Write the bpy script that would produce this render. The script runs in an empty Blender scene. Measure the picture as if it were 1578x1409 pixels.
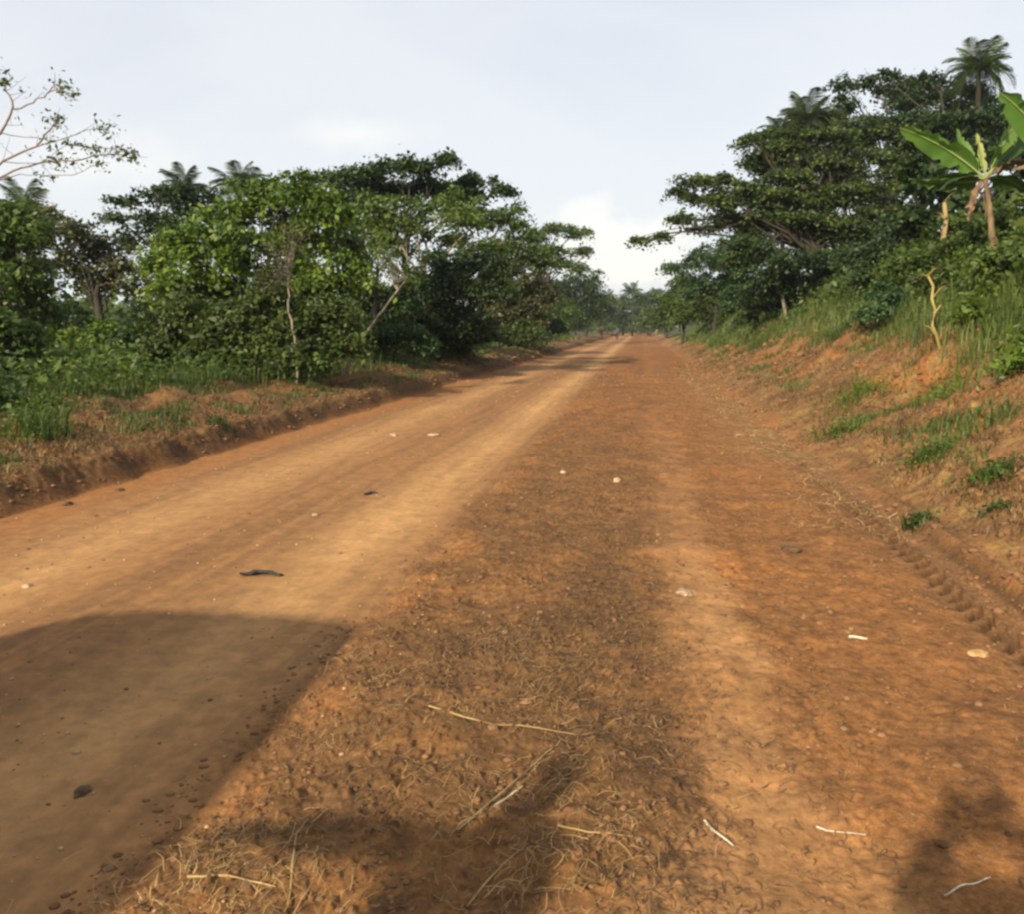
import bpy, math, random
import numpy as np
from mathutils import Vector, Matrix, noise as mnoise

SC = bpy.context.scene
COL = SC.collection
R = math.radians
random.seed(11)
rng = np.random.default_rng(11)

# ------------------------------------------------------------------ camera
EYE = 1.5
PITCH = R(8.6)
F = 1315.0                      # focal length in photograph pixels
cam_d = bpy.data.cameras.new('camera')
cam = bpy.data.objects.new('camera', cam_d)
COL.objects.link(cam)
cam.location = (0, 0, EYE)
cam.rotation_euler = (math.pi / 2 - PITCH, 0, 0)
cam_d.sensor_width = 36
cam_d.lens = 36 * F / 1578
cam_d.clip_start = 0.05
cam_d.clip_end = 6000
SC.camera = cam

# ------------------------------------------------------------------ sun, sky, exposure
SUN_AZ, SUN_EL = R(30), R(27.5)          # shadows fall 30 degrees right of the view
sun_d = bpy.data.lights.new('sun', 'SUN')
sun = bpy.data.objects.new('sun', sun_d)
COL.objects.link(sun)
sd = Vector((math.sin(SUN_AZ) * math.cos(SUN_EL), math.cos(SUN_AZ) * math.cos(SUN_EL), -math.sin(SUN_EL)))
sun.rotation_euler = sd.to_track_quat('-Z', 'Y').to_euler()
sun.location = (-20, -30, 30)
sun_d.energy = 4.2
sun_d.angle = R(1.2)
sun_d.color = (1.0, 0.86, 0.66)

SC.view_settings.view_transform = 'Standard'
SC.view_settings.look = 'None'
SC.view_settings.exposure = 1.0
SC.view_settings.gamma = 1
SC.cycles.filter_width = 2.6
SC.cycles.max_bounces = 5
SC.cycles.diffuse_bounces = 3
SC.cycles.transparent_max_bounces = 4

world = bpy.data.worlds.new('World')
SC.world = world
world.use_nodes = True
wt = world.node_tree
wt.nodes.clear()


class NT:
    """small node-tree helper"""
    def __init__(s, t): s.t = t
    def n(s, typ, **kw):
        nd = s.t.nodes.new(typ)
        for k, v in kw.items():
            if k == 'inp':
                for a, b in v.items():
                    if hasattr(b, 'is_output') or isinstance(b, bpy.types.NodeSocket): s.t.links.new(b, nd.inputs[a])
                    else: nd.inputs[a].default_value = b
            else: setattr(nd, k, v)
        return nd
    def math(s, op, a, b=0.0, c=None, clamp=False):
        nd = s.t.nodes.new('ShaderNodeMath'); nd.operation = op; nd.use_clamp = clamp
        for i, v in enumerate((a, b) if c is None else (a, b, c)):
            if isinstance(v, bpy.types.NodeSocket): s.t.links.new(v, nd.inputs[i])
            else: nd.inputs[i].default_value = v
        return nd.outputs[0]
    def mix(s, f, a, b, mode='MIX'):
        nd = s.t.nodes.new('ShaderNodeMix'); nd.data_type = 'RGBA'; nd.blend_type = mode
        for i, v in ((0, f), (6, a), (7, b)):
            if isinstance(v, bpy.types.NodeSocket): s.t.links.new(v, nd.inputs[i])
            else: nd.inputs[i].default_value = v if i == 0 else (*v[:3], 1)
        return nd.outputs[2]
    def ramp(s, f, *stops):
        nd = s.t.nodes.new('ShaderNodeValToRGB')
        e = nd.color_ramp.elements
        while len(e) < len(stops): e.new(0.5)
        for k, (p, c) in enumerate(stops):
            e[k].position = p
            e[k].color = (*c, 1) if isinstance(c, tuple) else (c, c, c, 1)
        s.t.links.new(f, nd.inputs[0])
        return nd.outputs[0]
    def noise(s, vec, scale, detail=3, rough=0.55, dist=0.0):
        nd = s.t.nodes.new('ShaderNodeTexNoise')
        nd.inputs['Scale'].default_value = scale; nd.inputs['Detail'].default_value = detail
        nd.inputs['Roughness'].default_value = rough; nd.inputs['Distortion'].default_value = dist
        if vec is not None: s.t.links.new(vec, nd.inputs['Vector'])
        return nd.outputs['Fac']
    def link(s, a, b): s.t.links.new(a, b)


w = NT(wt)
sky = w.n('ShaderNodeTexSky')
sky.sky_type = 'NISHITA'
sky.sun_disc = False
sky.sun_elevation = SUN_EL
sky.sun_rotation = math.pi + SUN_AZ
sky.air_density = 1.2
sky.dust_density = 2.0
tc = w.n('ShaderNodeTexCoord')
sep = w.n('ShaderNodeSeparateXYZ', inp={0: tc.outputs['Generated']})
mp = w.n('ShaderNodeMapping', inp={'Vector': tc.outputs['Generated'], 'Scale': (1.0, 1.0, 2.8)})
veil = w.noise(mp.outputs[0], 1.7, 5, 0.5, 0.6)
veil = w.ramp(veil, (0.36, 0.0), (0.60, 1.0))
thin = w.noise(mp.outputs[0], 4.5, 6, 0.55, 0.4)
veilcol = w.mix(veil, (3.50, 3.70, 4.18), (4.30, 4.42, 4.66))
veilcol = w.mix(w.math('MULTIPLY', thin, 0.35), veilcol, (4.3, 4.38, 4.55))
hz = w.ramp(sep.outputs[2], (0.0, 1.0), (0.34, 0.0))
veilcol = w.mix(w.math('MULTIPLY', hz, 0.75), veilcol, (4.45, 4.66, 4.78))
# cumulus low over the end of the road, and a fainter one over the left trees
def cloud_at(px, py, rx, ry, seed, sharp):
    az = math.atan((px - 789) / F); el = math.atan((505 - py) / F)
    d = Vector((math.sin(az) * math.cos(el), math.cos(az) * math.cos(el), math.sin(el)))
    t1 = Vector((math.cos(az), -math.sin(az), 0)); t2 = t1.cross(d)
    def dot(v):
        nd = w.n('ShaderNodeVectorMath', operation='DOT_PRODUCT', inp={0: tc.outputs['Generated'], 1: v})
        return nd.outputs['Value']
    a = w.math('MULTIPLY', dot(t1), F / rx); b = w.math('MULTIPLY', w.math('SUBTRACT', dot(t2), d.dot(t2)), F / ry)
    r = w.math('SQRT', w.math('ADD', w.math('MULTIPLY', a, a), w.math('MULTIPLY', b, b)))
    m2 = w.n('ShaderNodeMapping', inp={'Vector': tc.outputs['Generated'], 'Location': (seed, seed, 0), 'Scale': (1, 1, 1.6)})
    nz = w.noise(m2.outputs[0], 16, 5, 0.6)
    v = w.math('SUBTRACT', w.math('ADD', 1.0, w.math('MULTIPLY', w.math('SUBTRACT', nz, 0.5), 2.2)), r)
    front = w.math('GREATER_THAN', dot(d), 0.0)
    return w.math('MULTIPLY', w.math('MULTIPLY', v, sharp, clamp=True), front)
c1 = cloud_at(975, 392, 125, 70, 3.1, 2.4)
c1b = cloud_at(900, 345, 60, 34, 8.1, 2.0)
c2 = cloud_at(570, 225, 110, 28, 5.7, 0.9)
c3 = cloud_at(150, 280, 160, 60, 6.6, 1.0)
cum = w.math('MAXIMUM', w.math('MAXIMUM', c1, w.math('MULTIPLY', c1b, 0.8)), w.math('MAXIMUM', w.math('MULTIPLY', c2, 0.75), w.math('MULTIPLY', c3, 0.6)))
veilcol = w.mix(cum, veilcol, (5.3, 5.2, 4.95))
skyc = w.mix(0.92, sky.outputs[0], veilcol)
bg = w.n('ShaderNodeBackground', inp={'Color': skyc, 'Strength': 0.1})
wo = w.n('ShaderNodeOutputWorld', inp={'Surface': bg.outputs[0]})

# ------------------------------------------------------------------ tagging helpers
def tag(o, label=None, cat=None, group=None, kind=None):
    if label: o['label'] = label
    if cat: o['category'] = cat
    if group: o['group'] = group
    if kind: o['kind'] = kind
    return o

def empty(name, loc, rz=0.0):
    o = bpy.data.objects.new(name, None)
    COL.objects.link(o)
    o.location = loc
    o.rotation_euler[2] = rz
    o.empty_display_size = 0.2
    return o

def qmesh(name, V, Q, mat, parent=None, smooth=False, loc=None):
    """mesh from numpy vertices and quads (or a list of faces)"""
    me = bpy.data.meshes.new(name)
    V = np.asarray(V, dtype=np.float32)
    if isinstance(Q, np.ndarray):
        nq, k = Q.shape
        me.vertices.add(len(V)); me.vertices.foreach_set('co', V.ravel())
        me.loops.add(nq * k); me.loops.foreach_set('vertex_index', Q.astype(np.int32).ravel())
        me.polygons.add(nq)
        me.polygons.foreach_set('loop_start', np.arange(0, nq * k, k, dtype=np.int32))
        me.polygons.foreach_set('loop_total', np.full(nq, k, dtype=np.int32))
        me.update(calc_edges=True)
    else:
        me.from_pydata([tuple(map(float, v)) for v in V], [], Q)
        me.update()
    if smooth: me.polygons.foreach_set('use_smooth', np.ones(len(me.polygons), dtype=bool))
    me.materials.append(mat)
    o = bpy.data.objects.new(name, me)
    COL.objects.link(o)
    if loc is not None: o.location = loc
    if parent is not None: o.parent = parent
    return o

class Acc:
    """collects quads into one mesh"""
    def __init__(s): s.V = []; s.Q = []; s.n = 0
    def add(s, V, Q):
        V = np.asarray(V, dtype=np.float64).reshape(-1, 3)
        s.V.append(V); s.Q.append(np.asarray(Q, dtype=np.int64).reshape(-1, 4) + s.n); s.n += len(V)
    def tube(s, pts, rad, sides=6, flat=1.0):
        pts = np.asarray(pts, float); n = len(pts)
        rad = np.asarray(rad, float) * np.ones(n)
        tan = np.gradient(pts, axis=0); tan /= np.linalg.norm(tan, axis=1)[:, None] + 1e-9
        ref = np.array([0.13, 0.21, 1.0]) if abs(tan[:, 2]).mean() < 0.8 else np.array([1.0, 0.1, 0.0])
        a = np.cross(tan, ref); a /= np.linalg.norm(a, axis=1)[:, None] + 1e-9
        b = np.cross(tan, a)
        th = np.arange(sides) * 2 * math.pi / sides
        V = pts[:, None, :] + rad[:, None, None] * (np.cos(th)[None, :, None] * a[:, None, :] + flat * np.sin(th)[None, :, None] * b[:, None, :])
        i = np.arange(n - 1)[:, None] * sides; j = np.arange(sides)[None, :]; jn = (j + 1) % sides
        Q = np.stack([i + j, i + jn, i + sides + jn, i + sides + j], -1).reshape(-1, 4)
        s.add(V, Q)
    def arrays(s): return np.concatenate(s.V), np.concatenate(s.Q)
    def build(s, name, mat, parent=None, smooth=False, origin=None):
        V, Q = s.arrays()
        if origin is not None: V = V - np.asarray(origin)
        return qmesh(name, V, Q, mat, parent, smooth)

# ------------------------------------------------------------------ value noise in numpy
def _h(ix, iy, seed):
    v = (ix.astype(np.int64) * 374761393 + iy.astype(np.int64) * 668265263 + seed * 974634777) & 0xFFFFFFFF
    v = ((v ^ (v >> 13)) * 1274126177) & 0xFFFFFFFF
    v = (v ^ (v >> 16)) * 2246822519 & 0xFFFFFFFF
    return ((v ^ (v >> 15)) & 0xFFFFFF) / float(0xFFFFFF)

def vn(x, y, seed=0):
    xi = np.floor(x); yi = np.floor(y); fx = x - xi; fy = y - yi
    fx = fx * fx * fx * (fx * (fx * 6 - 15) + 10); fy = fy * fy * fy * (fy * (fy * 6 - 15) + 10)
    xi = xi.astype(np.int64); yi = yi.astype(np.int64)
    a = _h(xi, yi, seed); b = _h(xi + 1, yi, seed); c = _h(xi, yi + 1, seed); d = _h(xi + 1, yi + 1, seed)
    return (a + (b - a) * fx) * (1 - fy) + (c + (d - c) * fx) * fy

def fbm(x, y, seed=0, o=4, g=0.5):
    t = 0; amp = 1; tot = 0; c, s_ = math.cos(0.6), math.sin(0.6)
    for k in range(o):
        t = t + amp * vn(x, y, seed + k * 17); tot += amp; amp *= g
        x, y = (x * c - y * s_) * 2.03 + 3.1, (x * s_ + y * c) * 2.03 + 7.7
    return t / tot

def sstep(a, b, x):
    t = np.clip((x - a) / (b - a), 0, 1); return t * t * (3 - 2 * t)

# ------------------------------------------------------------------ terrain
ROAD_AZ = R(8.5)
CA, SA = math.cos(ROAD_AZ), math.sin(ROAD_AZ)
def us(x, y): return x * CA - y * SA, x * SA + y * CA
def xy(u, s): return u * CA + s * SA, -u * SA + s * CA

def left_edge(s): return -5.12 + 0.30 * (fbm(s * 0.45, s * 0 + 2.2, 5, 3) - 0.5) + 0.12 * (vn(s * 2.1, s * 0, 8) - 0.5)
_PU = [-400, -60, -16, -10, -7.8, -6.6, -5.9, -5.35, -5.06, -4.4, -3.8, -2.9, -2.0, -1.4, -0.9, 0.3, 1.5, 1.85, 2.15, 2.45, 3.2, 4.2, 5.2, 7.2, 9, 14, 60, 400]
_PZ = [3.0, 1.0, .55, .50, .50, .42, .34, .26, .01, .0, -.02, .02, -.02, .0, .03, .03, .0, -.04, -.05, .07, .40, .88, 1.72, 3.3, 3.9, 4.4, 6.5, 9]

def H(x, y):
    x = np.asarray(x, float); y = np.asarray(y, float)
    u, s = us(x, y)
    ue = u - np.where(u < -3.5, (left_edge(s) + 5.12) * sstep(-4.4, -5.0, u), 0)
    z = np.interp(ue, _PU, _PZ)
    right = sstep(2.3, 4.5, u); left = sstep(-5.3, -6.5, u)
    far = sstep(45, 130, s)
    z = z * (1 - 0.55 * far * right)
    lump = fbm(u * 0.55, s * 0.33, 21, 4) - 0.5
    z = z + lump * (0.9 * right * (1 - 0.6 * sstep(6, 9, u)) + 0.42 * left + 0.02)
    z = z + (fbm(u * 1.9, s * 1.2, 31, 3) - 0.5) * (0.22 * right + 0.30 * left)
    verge = sstep(-1.5, -1.1, u) * (1 - sstep(1.7, 2.0, u))
    z = z + (fbm(u * 2.2, s * 1.6, 41, 3) - 0.5) * (0.055 * verge + 0.008)
    # low ridge of pushed-up soil crossing the verge near the camera
    return z

def Hf(x, y): return float(H(np.array([x]), np.array([y]))[0])

def detail(x, y):
    """fine relief, geometry near the camera only"""
    u, s = us(x, y)
    verge = sstep(-1.55, -1.2, u) * (1 - 0.35 * sstep(0.4, 0.9, u)) * (1 - sstep(1.9, 2.2, u))
    smooth_strip = np.exp(-((u - strip_c(s)) / 0.24) ** 2)
    bank = sstep(2.2, 2.6, u) + sstep(-5.0, -5.2, u)
    rough = np.clip(verge * (1 - 0.8 * smooth_strip) + bank, 0, 1.2)
    d = (fbm(x * 11, y * 11, 51, 4, 0.6) - 0.5) * 0.030 * rough
    d += np.maximum(fbm(x * 34, y * 34, 61, 2) - 0.60, 0) * 0.050 * rough
    d += (fbm(u * 9, s * 1.4, 71, 3) - 0.5) * 0.010 * (1 - rough)
    d += np.clip(bank, 0, 1) * ((fbm(x * 3.2, y * 3.2, 81, 4, 0.55) - 0.5) * 0.20 + np.abs(fbm(x * 6.5, y * 6.5, 83, 3) - 0.5) * -0.16) * (1 - .5 * sstep(-4, -5, u))
    d *= 1 - .35 * sstep(.5, .9, u) * (1 - sstep(1.7, 2.0, u))
    d += verge * (fbm(x * 4.0, y * 4.0, 87, 3) - 0.5) * 0.030
    # tyre imprint beside the bank: two shoulders with lug prints
    uc = 1.94 + 0.06 * (vn(s * 0.3, s * 0, 5) - 0.5)
    tr = np.exp(-((u - uc) / 0.17) ** 4) * (1 - 0.0 * s)
    amp = sstep(10.5, 6.5, s) * sstep(2.0, 3.0, s)
    lug = np.sin((s - (u - uc) * 1.3) * 2 * math.pi / 0.16)
    d += tr * amp * (-0.034 + 0.034 * np.tanh(lug * 2.5) * sstep(0.02, -0.05, u - uc)) + np.exp(-((u - uc - 0.24) / 0.055) ** 2) * 0.060 * amp
    return d

def strip_c(s): return 0.36 + 0.05 * np.sin(s * 0.8) - 0.10 * sstep(6, 14, s)

def PX(px, py, z):
    """a point of the place: photograph pixel at a distance z along the view axis"""
    return np.array([(px - 789) / F * z,
                     z * math.cos(PITCH) - (py - 704.5) / F * z * math.sin(PITCH),
                     EYE - z * math.sin(PITCH) - (py - 704.5) / F * z * math.cos(PITCH)])

def GP(px, py):
    """where the ground is seen at a pixel"""
    z = 1.6
    while z < 300:
        p = PX(px, py, z)
        if p[2] < Hf(p[0], p[1]): break
        z *= 1.004
    p[2] = Hf(p[0], p[1])
    return p

def clampc(*c): return np.stack(c, -1)

def lerp(a, b, t): return a + (np.asarray(b) - a) * t[..., None]

def ground_colour(x, y):
    u, s = us(x, y)
    ue = u - (left_edge(s) + 5.12) * sstep(-4.4, -5.0, u)
    n1 = fbm(x * 0.8, y * 0.8, 101, 4); n2 = fbm(x * 3.1, y * 3.1, 111, 4); n3 = fbm(x * 9, y * 9, 121, 4)
    st = fbm(u * 5.0, s * 0.35, 131, 4)
    C = np.zeros(x.shape + (3,))
    C[:] = (0.36, 0.158, 0.056)                                    # orange-brown laterite
    C = lerp(C, (0.27, 0.125, 0.050), sstep(0.42, 0.62, n2))
    C = lerp(C, (0.43, 0.175, 0.055), sstep(0.52, 0.75, n1) * 0.8)
    # dead-grass litter and dark humus between the lane and the sandy strip
    lit = sstep(-1.45, -0.95, u + (n2 - 0.5) * 0.7) * (1 - sstep(-0.05, 0.35, u + (n2 - 0.5) * 0.5)) * sstep(16, 6, s)
    C = lerp(C, (0.245, 0.130, 0.054), lit * 0.6)
    dk = sstep(0.50, 0.64, fbm(x * 2.3, y * 2.3, 141, 4)) * sstep(-1.3, -0.7, u) * (1 - sstep(0.1, 0.5, u)) * sstep(9, 4, s)
    C = lerp(C, (0.125, 0.072, 0.036), dk * 0.55)
    C = lerp(C, (0.17, 0.085, 0.04), lit[...] * sstep(0.55, 0.68, n3) * 0.6)
    # the right half of the verge, trampled
    rg = sstep(0.5, 0.8, u) * (1 - sstep(1.75, 2.1, u))
    C = lerp(C, (0.33, 0.145, 0.052), rg * 0.6)
    C = lerp(C, (0.22, 0.105, 0.045), sstep(0.54, 0.66, n3) * rg * 0.4)
    # smooth sandy strip
    sc = strip_c(s)
    wid = 0.20 + 0.16 * sstep(3.0, 1.9, s)
    sp = np.exp(-((u - sc + (n2 - 0.5) * 0.25) / wid) ** 4) * (0.55 + 0.45 * sstep(0.4, 0.6, n1 + 0.1))
    C = lerp(C, (0.52, 0.270, 0.115), sp * 0.85 * (sstep(7, 4.4, s) + .35 * sstep(16, 9, s) * sstep(4.4, 7, s)))
    # wheel track by the bank
    trk = np.exp(-((u - 1.95) / 0.26) ** 2) * sstep(14, 8, s)
    C = lerp(C, (0.24, 0.130, 0.062), trk * 0.8)
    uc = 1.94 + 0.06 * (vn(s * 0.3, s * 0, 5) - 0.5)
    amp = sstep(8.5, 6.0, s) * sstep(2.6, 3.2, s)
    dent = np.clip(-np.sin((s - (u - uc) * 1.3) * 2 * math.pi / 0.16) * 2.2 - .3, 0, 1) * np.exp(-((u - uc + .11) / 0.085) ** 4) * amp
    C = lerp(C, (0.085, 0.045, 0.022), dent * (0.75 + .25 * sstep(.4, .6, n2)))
    ridge_shade = np.exp(-((u - uc - .17) / 0.035) ** 2) * amp * sstep(.3, .5, n1) + np.exp(-((u - uc - .33) / 0.05) ** 2) * amp * sstep(.35, .5, n2)  # shadow side of the track's ridge, painted as dark lines along it
    C = lerp(C, (0.105, 0.058, 0.030), np.clip(ridge_shade, 0, 1) * .75)
    speck = sstep(0.60, 0.68, fbm(x * 16, y * 16, 171, 3)) * sstep(-1.4, -1.0, u) * (1 - sstep(2.0, 2.4, u)) * (1 - .8 * np.exp(-((u - strip_c(s)) / .25) ** 2) * sstep(7, 5, s))
    C = lerp(C, (0.14, 0.070, 0.033), speck * .38)
    tw = np.exp(-((u - 1.75) / 0.5) ** 2) * sstep(8, 11, s) * (1 - sstep(24, 40, s))
    C = lerp(C, (0.40, 0.25, 0.105), tw * sstep(0.48, 0.62, n3) * 0.8)
    # compacted road with two pale lanes
    road = sstep(-5.12, -4.95, ue) * (1 - sstep(-1.50, -1.22, u + (n2 - 0.5) * 0.35))
    rc = np.zeros_like(C); rc[:] = (0.335, 0.168, 0.072)
    rc = lerp(rc, (0.245, 0.125, 0.058), sstep(0.45, 0.70, st) * 0.55)
    rc = lerp(rc, (0.20, 0.105, 0.050), sstep(0.50, 0.72, fbm(u * 13, s * 0.45, 137, 3)) * 0.45)
    lane = np.exp(-((u + 1.95) / 0.36) ** 2) * 0.95 + np.exp(-((u + 3.75) / 0.40) ** 2) * 0.75
    rc = lerp(rc, (0.575, 0.325, 0.140), np.clip(lane * (0.62 + 0.7 * (n1 - 0.2)), 0, 1) * (0.72 + 0.5 * (fbm(u * 8, s * 0.3, 139, 3) - .25)))
    rc = lerp(rc, (0.34, 0.150, 0.055), sstep(-4.35, -4.75, u) * 0.8)
    C = C * (np.array([0.81, 0.83, 0.86]) + .09 * sstep(0, .4, u)[..., None])
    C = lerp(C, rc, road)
    # left bank: brown earth, dead grass, some green
    lb = sstep(-5.0, -5.2, ue)
    bc = np.zeros_like(C); bc[:] = (0.190, 0.096, 0.041)
    bc = lerp(bc, (0.25, 0.115, 0.048), sstep(0.54, 0.66, n1) * .6)
    bc = lerp(bc, (0.15, 0.105, 0.042), sstep(0.47, 0.62, n3) * 0.7)
    bc = lerp(bc, (0.10, 0.105, 0.03), sstep(-6.8, -8.2, u) * 0.9)
    bc = lerp(bc, (0.12, 0.062, 0.032), sstep(-5.45, -5.15, ue) * 0.85)  # earthy cut face darkened further, its shade put into the colour
    C = lerp(C, bc, lb)
    # right embankment
    rb = sstep(2.15, 2.5, u)
    ec = np.zeros_like(C); ec[:] = (0.250, 0.128, 0.055)
    ec = lerp(ec, (0.38, 0.135, 0.042), sstep(0.56, 0.68, fbm(x * 1.3, y * 1.3, 151, 3)) * sstep(2.8, 3.6, u) * 0.6)
    ec = lerp(ec, (0.29, 0.185, 0.070), sstep(0.50, 0.62, n3) * 0.8)
    ec = lerp(ec, (0.13, 0.07, 0.032), sstep(0.56, 0.66, n2) * 0.5)
    gu = green_edge(s)
    ec = lerp(ec, (0.075, 0.085, 0.025), sstep(gu - 0.2, gu + 0.5, u))
    C = lerp(C, ec, rb)
    rough_a = 1 - 0.75 * road - 0.45 * np.clip(sp, 0, 1) * (1 - road)
    return np.concatenate([C, (rough_a / 1.0)[..., None]], -1) * np.array([0.735, 0.745, 0.70, 1.0]) * np.concatenate([np.repeat((0.86 + 0.28 * fbm(x * 22, y * 22, 161, 3))[..., None], 3, -1), np.ones(x.shape + (1,))], -1)

def green_edge(s): return 4.75 - 1.0 * sstep(26, 42, s) + 0.7 * (fbm(s * 0.4, s * 0, 77, 2) - 0.5)

def mat_new(name):
    m = bpy.data.materials.new(name); m.use_nodes = True
    m.node_tree.nodes.clear()
    return m, NT(m.node_tree)

def ground_mat():
    m, t = mat_new('laterite_soil')
    at = t.n('ShaderNodeAttribute', attribute_name='soil')
    co = t.n('ShaderNodeTexCoord').outputs['Object']
    f1 = t.noise(co, 26, 6, 0.62); f2 = t.noise(co, 110, 4, 0.6); f3 = t.noise(co, 7, 5, 0.6, 0.5)
    ra = at.outputs['Alpha']
    c = t.mix(ra, at.outputs['Color'], t.ramp(f1, (0.30, (0.62, 0.58, 0.55)), (0.50, (1.0, 1.0, 1.0)), (0.72, (1.32, 1.34, 1.30))), 'MULTIPLY')
    c = t.mix(ra, c, t.ramp(f2, (0.30, (0.72, 0.70, 0.68)), (0.52, (1.0, 1.0, 1.0)), (0.75, (1.25, 1.27, 1.25))), 'MULTIPLY')
    c = t.mix(1.0, c, t.ramp(f3, (0.35, (0.84, 0.84, 0.86)), (0.65, (1.12, 1.10, 1.06))), 'MULTIPLY')
    b1 = t.n('ShaderNodeBump', inp={'Height': f1, 'Strength': t.math('MULTIPLY', ra, 0.5), 'Distance': 0.008})
    b2 = t.n('ShaderNodeBump', inp={'Height': f2, 'Strength': 0.5, 'Distance': 0.004, 'Normal': b1.outputs[0]})
    p = t.n('ShaderNodeBsdfPrincipled', inp={'Base Color': c, 'Roughness': 0.95, 'Specular IOR Level': 0.12, 'Normal': b2.outputs[0]})
    t.n('ShaderNodeOutputMaterial', inp={'Surface': p.outputs[0]})
    return m
M_SOIL = ground_mat()

def build_ground():
    rr = np.concatenate([np.geomspace(0.35, 1.5, 26)[:-1], np.geomspace(1.5, 13, 560)[:-1], np.geomspace(13, 70, 190)[:-1], np.geomspace(70, 900, 80)])
    th = np.concatenate([np.linspace(-42, 42, 880)[:-1], np.linspace(42, 318, 150)]) * math.pi / 180
    th = th[:-1]
    nr, nt = len(rr), len(th)
    RR, TT = np.meshgrid(rr, th, indexing='ij')
    x = RR * np.sin(TT); y = RR * np.cos(TT)
    z = H(x, y) + detail(x, y) * sstep(45, 18, RR)
    V = np.stack([x, y, z], -1).reshape(-1, 3)
    V = np.concatenate([V, [[0, 0, Hf(0, 0)]]])
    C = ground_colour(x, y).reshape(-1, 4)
    C = np.concatenate([C, C[:1]])
    i = np.arange(nr - 1)[:, None] * nt; j = np.arange(nt)[None, :]; jn = (j + 1) % nt
    Q = np.stack([i + j, i + nt + j, i + nt + jn, i + jn], -1).reshape(-1, 4)
    cx = V[Q].mean(1); u, s = us(cx[:, 0], cx[:, 1])
    ue = u - (left_edge(s) + 5.12)
    cls = np.where(ue < -5.05, 1, np.where(u < -1.35, 0, np.where(u < 2.3, 2, 3)))
    names = ['dirt_road', 'left_bank', 'ground', 'embankment']
    for k, nm in enumerate(names):
        q = Q[cls == k]
        used, inv = np.unique(q.ravel(), return_inverse=True)
        o = qmesh(nm, V[used], inv.reshape(-1, 4), M_SOIL, smooth=True)
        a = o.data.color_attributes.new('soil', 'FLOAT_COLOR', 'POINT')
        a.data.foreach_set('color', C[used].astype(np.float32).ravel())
        tag(o, kind='structure')
build_ground()

# ------------------------------------------------------------------ materials
def leaf_mat(name, dark, mid, light, scale=0.9, transl=0.32, rough=0.5):
    m, t = mat_new(name)
    geo = t.n('ShaderNodeNewGeometry')
    f = t.noise(geo.outputs['Position'], scale, 3, 0.6)
    v = t.math('ADD', t.math('MULTIPLY', f, 1.25), t.math('MULTIPLY', geo.outputs['Random Per Island'], 0.42))
    c = t.ramp(t.math('SUBTRACT', v, 0.33), (0.22, dark), (0.5, mid), (0.82, light))
    p = t.n('ShaderNodeBsdfPrincipled', inp={'Base Color': c, 'Roughness': rough, 'Specular IOR Level': 0.3})
    tr = t.n('ShaderNodeBsdfTranslucent', inp={'Color': t.mix(1.0, c, (1.25, 1.35, 0.55), 'MULTIPLY')})
    mx = t.n('ShaderNodeMixShader', inp={0: transl, 1: p.outputs[0], 2: tr.outputs[0]})
    t.n('ShaderNodeOutputMaterial', inp={'Surface': mx.outputs[0]})
    return m

def plain_mat(name, a, b, scale=8, rough=0.85, bump=0.3, stretch=(1, 1, 1), spec=0.3):
    m, t = mat_new(name)
    co = t.n('ShaderNodeTexCoord').outputs['Object']
    mp_ = t.n('ShaderNodeMapping', inp={'Vector': co, 'Scale': stretch})
    f = t.noise(mp_.outputs[0], scale, 5, 0.6)
    c = t.ramp(f, (0.32, a), (0.68, b))
    bp = t.n('ShaderNodeBump', inp={'Height': f, 'Strength': bump, 'Distance': 0.02})
    p = t.n('ShaderNodeBsdfPrincipled', inp={'Base Color': c, 'Roughness': rough, 'Specular IOR Level': spec, 'Normal': bp.outputs[0]})
    t.n('ShaderNodeOutputMaterial', inp={'Surface': p.outputs[0]})
    return m

LM = {
    'bright': leaf_mat('bright_leaves', (0.032, 0.062, 0.010), (0.085, 0.140, 0.018), (0.180, 0.235, 0.034)),
    'mid': leaf_mat('green_leaves', (0.026, 0.047, 0.010), (0.058, 0.095, 0.017), (0.110, 0.155, 0.030)),
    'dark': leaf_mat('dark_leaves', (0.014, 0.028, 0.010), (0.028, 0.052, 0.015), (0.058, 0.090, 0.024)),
    'olive': leaf_mat('olive_leaves', (0.027, 0.043, 0.011), (0.052, 0.078, 0.018), (0.098, 0.130, 0.030)),
    'rust': leaf_mat('rusty_leaves', (0.030, 0.033, 0.012), (0.058, 0.064, 0.020), (0.108, 0.105, 0.034)),
    'blue': leaf_mat('bluish_leaves', (0.020, 0.044, 0.017), (0.042, 0.084, 0.027), (0.085, 0.140, 0.045)),
    'layer': leaf_mat('layered_leaves', (0.019, 0.033, 0.010), (0.040, 0.064, 0.017), (0.115, 0.155, 0.030), scale=1.3),
    'far': leaf_mat('haze_tinted_leaves', (0.026, 0.047, 0.014), (0.055, 0.088, 0.024), (0.100, 0.140, 0.038), scale=0.3),  # greens tinted bluer and flatter, distance haze put into the colour
}
M_BARK = plain_mat('dark_bark', (0.020, 0.017, 0.012), (0.050, 0.042, 0.030), 9, stretch=(1, 1, 0.25))
M_PALE = plain_mat('pale_bark', (0.11, 0.095, 0.065), (0.24, 0.215, 0.155), 9, stretch=(1, 1, 0.3))
M_TAN = plain_mat('tan_stalk', (0.13, 0.09, 0.045), (0.34, 0.25, 0.115), 12, stretch=(1, 1, 0.3))
M_GRASS2 = leaf_mat('light_grass_blades', (0.055, 0.085, 0.020), (0.11, 0.155, 0.034), (0.20, 0.23, 0.07), scale=1.2)
M_STALK = plain_mat('yellow_stalk', (0.17, 0.13, 0.04), (0.36, 0.29, 0.10), 12, stretch=(1, 1, 0.3))
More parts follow.
